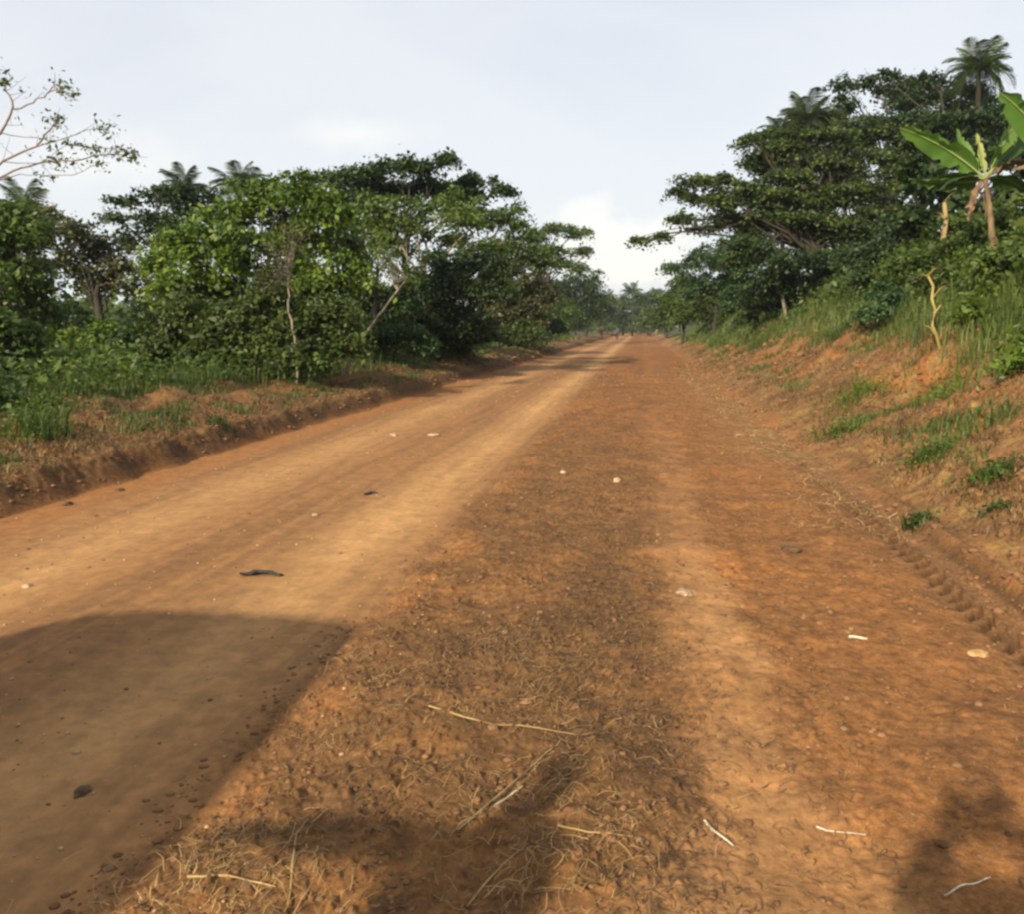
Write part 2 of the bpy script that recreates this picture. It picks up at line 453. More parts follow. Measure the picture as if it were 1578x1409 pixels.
M_GRASS = leaf_mat('grass_blades', (0.036, 0.060, 0.014), (0.072, 0.108, 0.024), (0.15, 0.165, 0.05), scale=0.9)
M_STRAW = leaf_mat('dry_straw', (0.18, 0.105, 0.038), (0.31, 0.19, 0.070), (0.50, 0.35, 0.15), scale=3.0, transl=0.1)
M_DEAD = leaf_mat('dead_weeds', (0.060, 0.036, 0.016), (0.125, 0.075, 0.030), (0.23, 0.145, 0.058), scale=3.0, transl=0.1)
M_DEAD2 = leaf_mat('dark_dead_weeds', (0.062, 0.034, 0.015), (0.125, 0.070, 0.029), (0.24, 0.145, 0.055), scale=3.0, transl=0.05)
M_PALM = leaf_mat('palm_leaflets', (0.020, 0.036, 0.012), (0.040, 0.064, 0.018), (0.085, 0.115, 0.035), transl=0.25)

# ------------------------------------------------------------------ foliage
def leaf_quads(P, size, up=0.45, out=None, asp=0.5):
    """rhombic leaves at points P; normals random, biased upwards"""
    n = len(P)
    N = rng.normal(size=(n, 3)); N /= np.linalg.norm(N, axis=1)[:, None]
    N[:, 2] += up * 1.6
    if out is not None: N += out * 0.5
    N /= np.linalg.norm(N, axis=1)[:, None]
    T = rng.normal(size=(n, 3)); T -= (T * N).sum(1)[:, None] * N; T /= np.linalg.norm(T, axis=1)[:, None]
    B = np.cross(N, T)
    L = (size * (0.42 + 1.15 * rng.random(n) ** 1.4))[:, None] * 1.02
    W = L * asp * rng.uniform(0.75, 1.25, n)[:, None]
    bend = N * L * rng.uniform(-0.25, 0.05, n)[:, None]
    V = np.stack([P - T * L * 0.5, P + B * W * 0.5 + T * L * 0.05, P + T * L * 0.5 + bend, P - B * W * 0.5 + T * L * 0.05], 1).reshape(-1, 3)
    Q = np.arange(n * 4).reshape(-1, 4)
    return V, Q

def bez(a, b, c, n):
    t = np.linspace(0, 1, n)[:, None]
    return (1 - t) ** 2 * a + 2 * t * (1 - t) * b + t * t * c

def grow(name, label, cat, base, lobes, mat='mid', bark=None, trunk_r=0.1, leaf=0.12, dens=1.0, flat=False,
         fork=None, group=None, parts=('trunk', 'crown'), clump=0.34, twigs=True, lean=None, umb=0.45, hollow=0.25):
    """a tree or shrub: trunk and limbs reach each lobe, twigs reach leaf clumps inside the lobe.
    lobes: (centre, (rx, ry, rz)) in metres"""
    base = np.asarray(base, float)
    root = empty(name, base)
    tag(root, label, cat, group)
    bark = bark or M_BARK
    cen = np.array([l[0] for l in lobes]); rad = np.array([l[1] for l in lobes]) * 1.12
    wood = Acc()
    top = cen.mean(0)
    low = (cen[:, 2] - rad[:, 2]).min()
    if fork is None:
        fk = base * 0.45 + top * 0.55; fk[2] = base[2] + max(0.25 * (top[2] - base[2]), min(low - base[2], 0.75 * (top[2] - base[2])))
    else: fk = np.asarray(fork, float)
    mid = base * 0.5 + fk * 0.5 + np.array([rng.uniform(-.12, .12), rng.uniform(-.12, .12), 0]) * np.linalg.norm(fk - base)
    if lean is not None: mid = np.asarray(lean, float)
    b0 = base.copy(); b0[2] -= 0.25
    tp = bez(b0, mid, fk, 9)
    tp[1:-1] += rng.normal(scale=trunk_r * 0.22, size=(7, 3))
    wood.tube(tp, np.linspace(trunk_r * 1.15, trunk_r * 0.62, 9) + np.array([trunk_r * .35] + [0] * 8), 8)
    PP, OO = [], []
    for c, r in zip(cen, rad):
        k = rng.integers(5, 9) if len(cen) > 3 else 8
        st = tp[k]
        d = c - st; L = np.linalg.norm(d)
        ctl = st + d * 0.45 + np.array([0, 0, 0.12 * L]) + rng.normal(scale=0.07 * L, size=3)
        lp = bez(st, ctl, c, 8); lp[1:-1] += rng.normal(scale=0.02 * L + 0.01, size=(6, 3))
        r0 = trunk_r * 0.32
        wood.tube(lp, np.linspace(r0, r0 * 0.28, 8), 5)
        vol = r[0] * r[1] * r[2]
        area = 3.14 * ((r[0] * r[1] + r[0] * r[2] + r[1] * r[2]) / 3)
        nc = max(6, int(area / (clump * clump * 1.05) * dens * 1.55))
        dr = rng.normal(size=(nc, 3)); dr /= np.linalg.norm(dr, axis=1)[:, None]
        if flat: dr[:, 2] = np.abs(dr[:, 2]) * 0.9 - 0.25
        rr = rng.uniform(hollow, 1.0, nc) ** 0.6
        bump = 0.78 + 0.5 * np.array([mnoise.noise(Vector(dd * 1.6 + c)) for dd in dr])
        cp = c + dr * (rr * bump)[:, None] * r
        if twigs:
            for q in cp[:: 3 if nc < 60 else 5]:
                s0 = lp[rng.integers(4, 8)]
                dd = q - s0
                m_ = s0 + dd * 0.5 + np.array([0, 0, .08]) * np.linalg.norm(dd) + rng.normal(scale=.04, size=3)
                wood.tube(bez(s0, m_, q, 5), np.linspace(r0 * .26, r0 * .08 + 0.002, 5), 4)
        nl = max(8, int((clump / leaf) ** 2 * 13.5))
        g = rng.normal(size=(nc, nl, 3)) * np.array([1, 1, umb]) * clump * 0.62
        g[..., 2] -= (g[..., 0] ** 2 + g[..., 1] ** 2) * 0.35 / clump
        sc = rng.uniform(0.55, 1.25, nc)[:, None, None]
        P = (cp[:, None, :] + g * sc).reshape(-1, 3)
        PP.append(P); OO.append(np.repeat(dr, nl, 0))
    P = np.concatenate(PP); O = np.concatenate(OO)
    gz = H(P[:, 0], P[:, 1]); ok = P[:, 2] > gz + 0.02
    P, O = P[ok], O[ok]
    V, Q = leaf_quads(P, leaf * 1.0, up=0.5, out=O, asp=0.60)
    wood.build(parts[0], bark, root, True, base)
    qmesh(parts[1], V - base, Q, LM[mat] if isinstance(mat, str) else mat, root)
    return root

def at_lobes(z, L, dz=0.9):
    """lobes given in photograph pixels (x, y, rx, ry[, distance]) at distance z"""
    out = []
    for k, l in enumerate(L):
        zz = l[4] if len(l) > 4 else z + rng.uniform(-dz, dz)
        rx, rz = l[2] / F * zz, l[3] / F * zz
        out.append((PX(l[0], l[1], zz), (rx, max(0.5 * (rx + rz), 0.35), rz)))
    return out

def base_at(px, z):
    p = PX(px, 505, z)
    return np.array([p[0], p[1], Hf(p[0], p[1])])

NT_ = 0
def tree(label, px, z, L, cat='tree', name='tree', group=None, **kw):
    return grow(name, label, cat, base_at(px, z), at_lobes(z, L), group=group, **kw)

def shrub(label, px, z, L, group='shrubs along the left bank', **kw):
    kw.setdefault('trunk_r', 0.035); kw.setdefault('clump', 0.26); kw.setdefault('leaf', 0.10)
    if group.endswith('embankment'):                     # rest the foliage on the slope
        g = GP(px, max(l[1] + l[3] * .7 for l in L)); zz = g[1] / math.cos(PITCH)
        if zz < z * 1.7: z = zz
    return grow('shrub', label, 'shrub', base_at(px, z), at_lobes(z, L, 0.4), group=group, parts=('stem', 'foliage'), **kw)

GL = 'trees along the left side of the road'
GR = 'trees on the right embankment'

# ---- left side, nearest first
tree('broad bright green tree with yellow-green top, nearest tree left of the road', 400, 21,
     [(300, 372, 62, 36), (345, 330, 50, 30), (400, 300, 58, 34), (455, 282, 44, 26), (505, 318, 50, 34), (520, 372, 48, 36),
      (285, 425, 58, 34), (370, 380, 70, 45), (445, 350, 60, 45), (540, 420, 42, 34), (455, 420, 70, 40), (350, 440, 60, 30), (245, 395, 38, 22)],
     mat='bright', trunk_r=0.13, leaf=0.13, group=GL)
tree('olive tangled thicket tree in front of the bright green tree', 360, 17.5,
     [(300, 480, 55, 40), (360, 500, 60, 50), (420, 470, 50, 45), (480, 500, 55, 45), (520, 470, 45, 35), (330, 530, 60, 30), (540, 520, 30, 35), (450, 535, 60, 24), (250, 500, 36, 40)],
     mat='olive', trunk_r=0.06, leaf=0.10, clump=0.28, group=GL, dens=0.9)
tree('dark flat-topped tree rising behind the bright green tree', 610, 31,
     [(520, 275, 42, 16), (560, 268, 50, 18), (612, 256, 36, 16), (650, 258, 40, 14), (688, 244, 22, 8), (600, 292, 60, 22), (670, 290, 56, 24),
      (742, 276, 38, 10), (770, 292, 24, 12), (720, 300, 44, 18), (540, 305, 40, 20)],
     mat='dark', trunk_r=0.16, leaf=0.15, clump=0.4, flat=True, group=GL)
tree('forked pale-trunked tree with thin light green crown, middle of the left row', 655, 30,
     [(590, 330, 44, 20), (640, 345, 40, 18), (700, 310, 50, 20), (740, 335, 50, 24), (790, 335, 34, 24), (800, 372, 38, 24), (740, 385, 50, 22),
      (600, 375, 40, 16), (690, 360, 44, 16), (830, 400, 26, 16)],
     mat='mid', bark=M_PALE, trunk_r=0.17, leaf=0.12, dens=0.62, fork=PX(652, 400, 30), group=GL)
tree('dark low-crowned tree behind the leaning pale trunk', 620, 28,
     [(690, 400, 44, 18), (750, 400, 44, 20), (760, 440, 44, 26), (560, 450, 36, 36), (600, 480, 44, 34), (640, 440, 46, 30), (690, 450, 48, 36), (560, 500, 30, 30), (650, 500, 56, 30), (720, 490, 44, 30), (700, 420, 40, 20)],
     mat='dark', trunk_r=0.10, group=GL)
tree('rusty brown-green tree between the dark low tree and the road bend', 775, 47,
     [(740, 440, 42, 26), (790, 430, 44, 26), (830, 450, 36, 28), (760, 480, 44, 28), (810, 490, 42, 24), (730, 505, 38, 20), (780, 410, 44, 14)],
     mat='rust', trunk_r=0.16, leaf=.16, clump=.42, group=GL)
tree('open-crowned tree with drooping tip at the right end of the left row', 836, 76,
     [(825, 362, 26, 12), (860, 350, 30, 9), (890, 358, 20, 12), (903, 385, 12, 16), (850, 385, 34, 12), (815, 400, 34, 16), (870, 405, 26, 9), (780, 385, 30, 16), (895, 412, 10, 10)],
     mat='mid', trunk_r=0.25, leaf=0.24, clump=0.7, flat=True, group=GL, dens=0.9)
tree('rounded dark tree beneath the drooping open crown', 886, 108,
     [(870, 440, 30, 20), (905, 435, 26, 20), (925, 455, 16, 16), (850, 460, 30, 18), (895, 468, 28, 16), (835, 435, 24, 16)],
     mat='dark', trunk_r=0.25, leaf=0.30, clump=0.9, group=GL)
tree('brown-leaved spreading tree left of the bright green tree', 150, 24,
     [(110, 350, 38, 18), (150, 375, 44, 22), (200, 400, 40, 24), (90, 400, 48, 26), (150, 430, 50, 24), (215, 440, 34, 20), (60, 360, 36, 22), (75, 330, 26, 12)],
     mat='rust', trunk_r=0.14, leaf=0.12, dens=0.72, fork=PX(150, 440, 24), group=GL)
tree('ragged dark tree between the two feather-leaved palms', 240, 31,
     [(190, 305, 26, 12), (175, 330, 18, 10), (240, 300, 34, 14), (270, 290, 30, 16), (290, 315, 38, 20), (230, 340, 40, 18), (320, 300, 24, 14), (210, 365, 34, 16), (270, 350, 40, 18)],
     mat='dark', trunk_r=0.13, leaf=0.15, dens=0.75, clump=0.36, group=GL)
tree('deep green tree at the left edge of the view', 10, 20,
     [(-20, 330, 50, 30), (25, 320, 32, 20), (40, 350, 40, 24), (-20, 400, 60, 40), (40, 420, 50, 30), (-30, 460, 60, 40), (60, 460, 40, 30), (15, 370, 40, 24)],
     mat='mid', trunk_r=0.14, group=GL)
tree('small dark sapling crowded behind the pale field gap', 200, 27,
     [(225, 480, 24, 22), (245, 500, 24, 24), (200, 520, 30, 18), (100, 480, 40, 18), (60, 500, 40, 20)], mat='dark', trunk_r=0.07, group=GL, dens=0.8)
tree('bushy green tree filling the gap above the olive thicket', 560, 24,
     [(545, 385, 30, 26), (560, 345, 36, 20), (570, 310, 40, 20), (600, 340, 34, 16), (640, 320, 40, 16), (590, 365, 24, 14), (700, 330, 40, 16)], mat='mid', trunk_r=0.07, group=GL, dens=0.7)

# slim pale saplings in front
def sapling(label, pts, z, r0, lobes, mat, bark=M_PALE, dens=0.5, leaf=0.08):
    P = [PX(a, b, z) for a, b in pts]
    x, y = P[0][0], P[0][1]
    base = np.array([x, y, Hf(x, y)])
    root = empty('sapling', base)
    tag(root, label, 'sapling', 'slim saplings in front of the left trees')
    P[0] = base - np.array([0, 0, 0.1])
    # fine polyline
    Q_ = []
    for a, b in zip(P[:-1], P[1:]):
        for t in np.linspace(0, 1, 4)[:-1]: Q_.append(a + (b - a) * t + rng.normal(scale=.012, size=3))
    Q_.append(P[-1])
    wood = Acc(); wood.tube(Q_, np.linspace(r0, r0 * .4, len(Q_)), 6)
    cp = []
    for c, r in at_lobes(z, lobes, 0.2):
        for k in range(int(16)):
            d = rng.normal(size=3); d /= np.linalg.norm(d)
            q = c + d * r * rng.uniform(.4, 1); cp.append(q)
            s0 = Q_[-rng.integers(1, 5)]
            wood.tube(bez(s0, (s0 + q) / 2 + rng.normal(scale=.05, size=3), q, 5), np.linspace(r0 * .3, .003, 5), 4)
    cp = np.array(cp); n = int(40 * dens)
    PL = (cp[:, None, :] + rng.normal(size=(len(cp), n, 3)) * .13).reshape(-1, 3)
    V, Q = leaf_quads(PL, leaf)
    wood.build('trunk', bark, root, True, base)
    qmesh('crown', V - base, Q, LM[mat], root)
sapling('slim upright pale sapling with yellowing twiggy crown', [(458, 552), (455, 520), (446, 480), (444, 440), (440, 400)], 16.5, 0.030, [(432, 400, 26, 30), (445, 370, 24, 26), (420, 430, 20, 24)], 'rust')
sapling('slim pale sapling leaning right over the dark shrubs', [(525, 572), (548, 535), (570, 505), (590, 478), (614, 446), (612, 415)], 19, 0.045, [(600, 410, 26, 20), (630, 430, 20, 14), (590, 380, 20, 14)], 'mid')

# shrubs along the left bank
for (lab, px, z, L, mt) in [
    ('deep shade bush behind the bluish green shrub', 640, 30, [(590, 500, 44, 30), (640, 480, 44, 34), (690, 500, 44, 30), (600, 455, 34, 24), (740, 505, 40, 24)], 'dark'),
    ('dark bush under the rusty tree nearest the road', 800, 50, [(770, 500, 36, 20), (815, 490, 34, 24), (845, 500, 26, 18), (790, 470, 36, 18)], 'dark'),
    ('wide mid-green bush behind the olive thicket', 350, 22, [(300, 500, 60, 40), (370, 490, 60, 44), (440, 500, 60, 40), (520, 500, 50, 40)], 'mid'),
    ('wide dark bush behind the deep green edge tree', 60, 24, [(0, 480, 60, 40), (60, 490, 50, 34), (120, 500, 44, 26), (20, 430, 50, 34)], 'dark'),
    ('bluish green shrub at the foot of the leaning sapling', 600, 24, [(575, 520, 34, 16), (620, 508, 36, 22), (655, 522, 30, 14)], 'blue'),
    ('dark green shrub right of the bluish one, close to the bank', 710, 32, [(680, 520, 30, 20), (725, 510, 30, 24), (700, 535, 36, 12)], 'blue'),
    ('olive shrub below the rusty tree', 790, 45, [(760, 515, 26, 18), (800, 505, 28, 20), (825, 515, 22, 14)], 'olive'),
    ('bright green rounded shrub below the open crown', 862, 70, [(850, 480, 22, 20), (875, 475, 18, 18), (862, 500, 24, 12)], 'mid'),
    ('small shrub last before the road narrows', 893, 92, [(885, 495, 14, 12), (903, 490, 10, 12)], 'dark'),
    ('leafy low shrub at the left edge of the view', 20, 14.5, [(-15, 500, 50, 40), (35, 520, 40, 34), (5, 560, 50, 26)], 'mid'),
    ('pale green shrub in the sunny gap behind', 160, 20, [(165, 505, 26, 20), (150, 525, 34, 18), (95, 520, 30, 22)], 'bright'),
    ('dark rounded shrub between the gap and the olive thicket', 215, 17.5, [(215, 520, 34, 30), (190, 545, 34, 18), (240, 545, 34, 18)], 'dark'),
    ('tangled dark bush overhanging the near left bank', 30, 9.6, [(10, 625, 46, 36), (-30, 610, 40, 40), (58, 640, 36, 26), (30, 655, 44, 26)], 'mid'),
    ('low green bush under the pale sapling', 475, 16.6, [(455, 555, 26, 14), (495, 550, 26, 16)], 'mid'),
    ('spiky green bush left of the dark rounded shrub', 95, 15.5, [(90, 560, 40, 22), (130, 570, 30, 14)], 'mid'),
]:
    shrub(lab, px, z, L, mat=mt, leaf=0.07 if z < 12 else (0.10 if z < 34 else .15), clump=.26 if z < 34 else .42)

# ---- bare-branched tree reaching in from the left
def bare_tree():
    z = 14.0
    base = base_at(-190, z)
    root = empty('bare_tree', base)
    tag(root, 'nearly leafless tree reaching thin pinkish twigs over the left trees', 'tree', GL)
    wood = Acc()
    fk = PX(-150, 330, z)
    wood.tube(bez(base - np.array([0, 0, .2]), (base + fk) / 2 + np.array([.2, 0, 0]), fk, 9), np.linspace(.17, .10, 9), 8)
    tips = []
    for pl, r0 in [([(-150, 330), (-60, 240), (0, 205), (22, 165), (10, 140), (5, 122)], .030),
                   ([(22, 168), (50, 158), (75, 140), (100, 138), (112, 150)], .014),
                   ([(75, 142), (84, 130), (100, 132)], .010),
                   ([(-150, 330), (-50, 290), (5, 248), (55, 225), (78, 200), (90, 180)], .026),
                   ([(55, 225), (100, 212), (140, 200), (165, 196)], .010),
                   ([(-40, 300), (20, 262), (60, 250), (110, 246), (150, 238), (200, 238)], .020),
                   ([(110, 222), (150, 228), (185, 230), (202, 240)], .012),
                   ([(5, 248), (60, 252), (105, 222)], .010),
                   ([(60, 272), (110, 268), (155, 250)], .009),
                   ([(-20, 285), (30, 268), (70, 270)], .012),
                   ([(0, 205), (40, 212), (80, 212)], .010),
                   ([(-100, 270), (-60, 180), (-20, 130), (-5, 90)], .020)]:
        zz = z
        P = []
        for k, (a, b) in enumerate(pl): P.append(PX(a, b, z + 0.15 * math.sin(a * .05)))
        Q_ = []
        for a, b in zip(P[:-1], P[1:]):
            for t in np.linspace(0, 1, 4)[:-1]: Q_.append(a + (b - a) * t + rng.normal(scale=.012, size=3))
        Q_.append(P[-1])
        wood.tube(Q_, np.linspace(r0, r0 * .35, len(Q_)), 5)
        for q in Q_[4:]:
            if rng.random() < .75:
                e = q + rng.normal(scale=.13, size=3) + np.array([.05, 0, .05])
                wood.tube([q, (q + e) / 2, e], [.005, .004, .003], 4)
                if rng.random() < .40: tips.append(e)
        tips += [Q_[-1]] * 3 + [Q_[-2]] * 2
    cl = [PX(a, b, z) for a, b in [(5, 122), (14, 128), (88, 184), (80, 190), (98, 134), (108, 145), (120, 220), (150, 232), (165, 236), (185, 234), (200, 240), (135, 228), (150, 196), (170, 202), (85, 250), (95, 246), (80, 252)]]
    P = np.concatenate([np.array(tips * 5)[:, :] + rng.normal(size=(len(tips) * 5, 3)) * .07, (np.array(cl)[:, None, :] + rng.normal(size=(len(cl), 22, 3)) * [.10, .1, .055]).reshape(-1, 3)])
    V, Q = leaf_quads(P, .075)
    wood.build('trunk', plain_mat('pinkish_bark', (0.13, 0.09, 0.085), (0.25, 0.18, 0.16), 9), root, True, base)
    qmesh('crown', V - base, Q, LM['olive'], root)
bare_tree()

# ---- right side
tree('wide layered umbrella tree with pale top sprays leaning over the road', 1262, 36,
     [(1040, 292, 20, 10), (1075, 278, 34, 12), (1095, 305, 40, 13), (1050, 335, 30, 9), (1085, 350, 26, 7), (985, 369, 20, 5), (1015, 362, 18, 4), (1140, 335, 46, 14),
      (1150, 290, 44, 16), (1165, 248, 36, 18), (1160, 215, 26, 12), (1210, 225, 40, 16), (1215, 270, 50, 18), (1190, 330, 46, 14), (1250, 310, 56, 14),
      (1280, 250, 50, 18), (1320, 290, 56, 18), (1345, 240, 46, 18), (1290, 345, 56, 12), (1360, 325, 50, 14), (1230, 365, 60, 10), (1150, 375, 50, 9), (1400, 280, 40, 20), (1320, 385, 60, 12), (1225, 205, 40, 16), (1190, 205, 30, 12), (1270, 300, 60, 20), (1300, 360, 60, 16), (1200, 300, 50, 18), (1240, 335, 56, 16), (1110, 275, 34, 12), (1170, 350, 44, 14), (1280, 205, 44, 16)],
     mat='layer', trunk_r=0.22, leaf=0.14, clump=0.38, flat=True, fork=PX(1250, 375, 36), group=GR, umb=0.3, dens=1.05)
tree('dense dark tree backing the umbrella tree on its uphill side', 1350, 43,
     [(1200, 260, 44, 26), (1250, 290, 50, 30), (1300, 270, 50, 30), (1350, 300, 50, 34), (1390, 250, 44, 34), (1210, 330, 50, 30), (1270, 350, 50, 30), (1340, 370, 50, 30), (1390, 340, 44, 34), (1300, 225, 44, 18), (1180, 300, 40, 20), (1160, 350, 34, 20), (1440, 230, 44, 30), (1250, 240, 40, 20), (1290, 190, 44, 18), (1240, 215, 40, 16), (1200, 225, 34, 16), (1350, 200, 50, 20), (1420, 210, 50, 22), (1170, 240, 30, 16), (1130, 310, 40, 14), (1110, 335, 34, 12)],
     mat='layer', trunk_r=0.22, leaf=0.18, clump=0.45, group=GR)
tree('tall dark tree with rounded tufts and a sky gap at its top', 1420, 44,
     [(1295, 128, 17, 13), (1300, 160, 22, 16), (1290, 190, 26, 14), (1390, 128, 22, 14), (1440, 125, 24, 12), (1500, 135, 26, 14), (1395, 155, 30, 14), (1335, 122, 18, 12), (1368, 112, 16, 12), (1372, 140, 22, 14), (1410, 120, 24, 13), (1420, 150, 34, 16), (1460, 138, 26, 14),
      (1480, 165, 34, 18), (1520, 150, 24, 14), (1545, 165, 20, 12), (1400, 185, 50, 20), (1340, 185, 30, 10), (1460, 200, 50, 20), (1530, 200, 40, 20), (1310, 210, 50, 16), (1420, 225, 50, 18), (1490, 185, 40, 22, 38), (1530, 180, 34, 24, 38), (1500, 230, 44, 24, 38), (1545, 220, 34, 24, 38), (1450, 190, 40, 22, 40)],
     mat='dark', trunk_r=0.28, leaf=0.18, clump=0.45, group=GR)
tree('bluish green bushy tree under the umbrella tree tip', 1100, 52,
     [(1045, 410, 22, 11), (1080, 400, 34, 20), (1120, 395, 36, 24), (1150, 420, 34, 24), (1100, 435, 40, 22), (1060, 440, 28, 18), (1140, 455, 34, 18), (1165, 385, 34, 20)],
     mat='blue', trunk_r=0.14, leaf=0.17, clump=0.45, group=GR)
tree('slim pale-trunked leaning tree inside the dark thicket', 1212, 32,
     [(1150, 372, 40, 14), (1180, 390, 30, 14), (1140, 395, 30, 12)], mat='dark', bark=M_PALE, trunk_r=0.06, fork=PX(1182, 398, 32), lean=PX(1202, 420, 32), group=GR)
tree('dark thicket tree right of the slim leaning trunk', 1330, 31,
     [(1220, 400, 46, 20), (1280, 405, 46, 20), (1330, 395, 44, 24), (1370, 380, 44, 26), (1300, 430, 44, 16), (1360, 425, 36, 14), (1400, 350, 40, 26), (1210, 430, 40, 16)],
     mat='dark', trunk_r=0.09, leaf=0.13, group=GR)
tree('large-leaved dark tree behind the banana plant', 1440, 23,
     [(1420, 255, 34, 20), (1440, 285, 40, 20), (1480, 240, 34, 24), (1470, 300, 36, 18), (1550, 290, 40, 22), (1560, 230, 36, 28), (1500, 320, 40, 14), (1590, 260, 36, 30), (1590, 200, 30, 24), (1440, 320, 30, 14)],
     mat='dark', trunk_r=0.12, leaf=0.24, clump=0.4, group=GR, dens=0.9)
tree('green tree standing where the right verge meets the far road', 1050, 64,
     [(1035, 466, 20, 18), (1060, 460, 26, 20), (1085, 470, 26, 18), (1022, 480, 16, 14), (1050, 484, 30, 12), (1075, 440, 24, 14), (1050, 435, 22, 14), (1040, 450, 20, 12), (1090, 455, 26, 16)], mat='mid', trunk_r=0.12, leaf=0.2, clump=0.55, group=GR)
GS = 'shrubs on the right embankment'
for (lab, px, z, L, mt) in [
    ('tall dark green bush under the bluish green tree', 1130, 46, [(1095, 455, 30, 22), (1130, 445, 34, 26), (1160, 450, 34, 26), (1110, 480, 34, 14), (1070, 470, 20, 16)], 'mid'),
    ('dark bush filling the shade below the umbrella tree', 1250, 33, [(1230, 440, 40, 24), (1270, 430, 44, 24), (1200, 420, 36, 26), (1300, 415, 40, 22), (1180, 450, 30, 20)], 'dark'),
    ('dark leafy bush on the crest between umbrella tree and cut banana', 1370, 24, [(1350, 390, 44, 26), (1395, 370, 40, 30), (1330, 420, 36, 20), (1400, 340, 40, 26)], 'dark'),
    ('broad green bush on the crest behind the banana plant', 1530, 20, [(1480, 340, 40, 18), (1530, 335, 44, 20), (1580, 320, 44, 26)], 'mid'),
    ('brown-green weedy shrub at the foot of the far embankment', 1110, 40, [(1085, 480, 24, 16), (1120, 475, 30, 18), (1150, 485, 24, 12)], 'rust'),
    ('dark shrub below the pale leaning trunk', 1190, 28, [(1165, 465, 30, 16), (1205, 462, 34, 16), (1150, 490, 22, 10)], 'dark'),
    ('rounded leafy shrub on the crest below the cut banana stem', 1420, 15.5, [(1395, 395, 34, 20), (1440, 400, 36, 22), (1410, 430, 40, 22)], 'mid'),
    ('broad leafy shrub on the crest at the right edge', 1560, 13.5, [(1520, 400, 40, 26), (1580, 385, 44, 34), (1545, 440, 46, 26)], 'mid'),
    ('dark creeping shrub beside the yellow stalk', 1380, 14.5, [(1370, 450, 34, 22), (1345, 480, 28, 16), (1395, 480, 34, 20)], 'blue'),
    ('tangled green shrub right of the yellow stalk', 1510, 11.5, [(1500, 470, 34, 18), (1550, 480, 34, 20)], 'bright'),
    ('leafy weed bush hiding the foot of the banana plant', 1535, 14.6, [(1510, 362, 36, 24), (1555, 350, 36, 26), (1480, 380, 34, 20), (1530, 340, 30, 18)], 'mid'),
    ('loose olive bush below the cut banana plant', 1455, 13, [(1440, 430, 36, 22), (1475, 420, 34, 22), (1460, 455, 36, 16)], 'olive'),
    ('leafy shrub low at the right edge of the bank', 1580, 9.8, [(1570, 550, 40, 26), (1610, 520, 44, 40)], 'bright'),
]:
    shrub(lab, px, z, L, group=GS, mat=mt, leaf=0.09, clump=0.22, dens=0.7)

# ------------------------------------------------------------------ palms
def frond_mesh(L, droop, seed):
    r_ = np.random.default_rng(seed)
    n = 16
    t = np.linspace(0, 1, n)
    x = L * (t - 0.22 * droop * t ** 2.2); z = L * (0.30 * t - (0.55 * droop) * t ** 2.2)
    sp = np.stack([x, np.zeros(n), z], -1)
    A = Acc()
    A.tube(sp, np.linspace(.035, .008, n), 4)
    m = 34
    for side in (-1, 1):
        tt = np.linspace(.12, .99, m)
        p = np.stack([np.interp(tt, t, x), np.zeros(m), np.interp(tt, t, z)], -1)
        ll = L * 0.26 * np.sin(np.clip(tt * .9 + .12, 0, 1) * math.pi) ** .6 * r_.uniform(.8, 1.15, m) + .08
        d = np.stack([np.full(m, .55), side * np.ones(m), -0.35 - .35 * r_.random(m)], -1); d /= np.linalg.norm(d, axis=1)[:, None]
        wv = np.array([1., 0, 0]) * .028
        e = p + d * ll[:, None] + np.array([0, 0, -1.]) * (ll * .22)[:, None]
        md = p + d * (ll * .5)[:, None]
        V = np.stack([p - wv * .6, p + wv * .6, md + wv, md - wv, e + wv * .25, e - wv * .25], 1).reshape(-1, 3)
        k = np.arange(m)[:, None] * 6
        A.add(V, np.concatenate([k + [0, 1, 2, 3], k + [3, 2, 4, 5]]))
    V, Q = A.arrays()
    me = bpy.data.meshes.new('frond')
    me.vertices.add(len(V)); me.vertices.foreach_set('co', V.astype(np.float32).ravel())
    me.loops.add(Q.size); me.loops.foreach_set('vertex_index', Q.astype(np.int32).ravel())
    me.polygons.add(len(Q)); me.polygons.foreach_set('loop_start', np.arange(0, Q.size, 4, dtype=np.int32)); me.polygons.foreach_set('loop_total', np.full(len(Q), 4, dtype=np.int32))
    me.update(calc_edges=True); me.materials.append(M_PALM)
    return me
FR = [frond_mesh(3.0, d, k) for k, d in enumerate((0.7, 1.25, 1.8, 2.3))]

def palm(label, px, py, z, size=1.0, nf=20, group='feathery palms above the tree rows', wind=0.0):
    top = PX(px, py, z)
    base = np.array([top[0] + rng.uniform(-.3, .3), top[1], 0]); base[2] = Hf(base[0], base[1])
    root = empty('palm_tree', base)
    tag(root, label, 'palm', group)
    A = Acc()
    A.tube(bez(base - np.array([0, 0, .2]), (base + top) / 2 + np.array([.3, 0, 0]), top, 14), np.linspace(.2, .13, 14) * size ** .5, 8)
    A.build('trunk', M_BARK, root, True, base)
    for k in range(nf):
        t = k / nf
        o = bpy.data.objects.new('frond', FR[min(3, int(t * 4))])
        COL.objects.link(o); o.parent = root
        o.location = Vector(top - base)
        o.rotation_euler = (rng.uniform(-.35, .35), R(-66 + 78 * t + rng.uniform(-12, 12)), k * 2.399 + rng.uniform(-.2, .2) + wind)
        sc = size * rng.uniform(.85, 1.1); o.scale = (sc, sc, sc)
palm('tall palm crowning the right tree mass', 1508, 112, 41, 0.66, 32)
palm('palm crown at the left shoulder of the right tree mass', 1243, 190, 42, 0.66, 34)
palm('palm with bleached fronds just left of the shoulder palm', 1208, 208, 43, 0.55, 24)
palm('dark palm above the ragged dark tree on the left', 284, 292, 32, 0.46, 24)
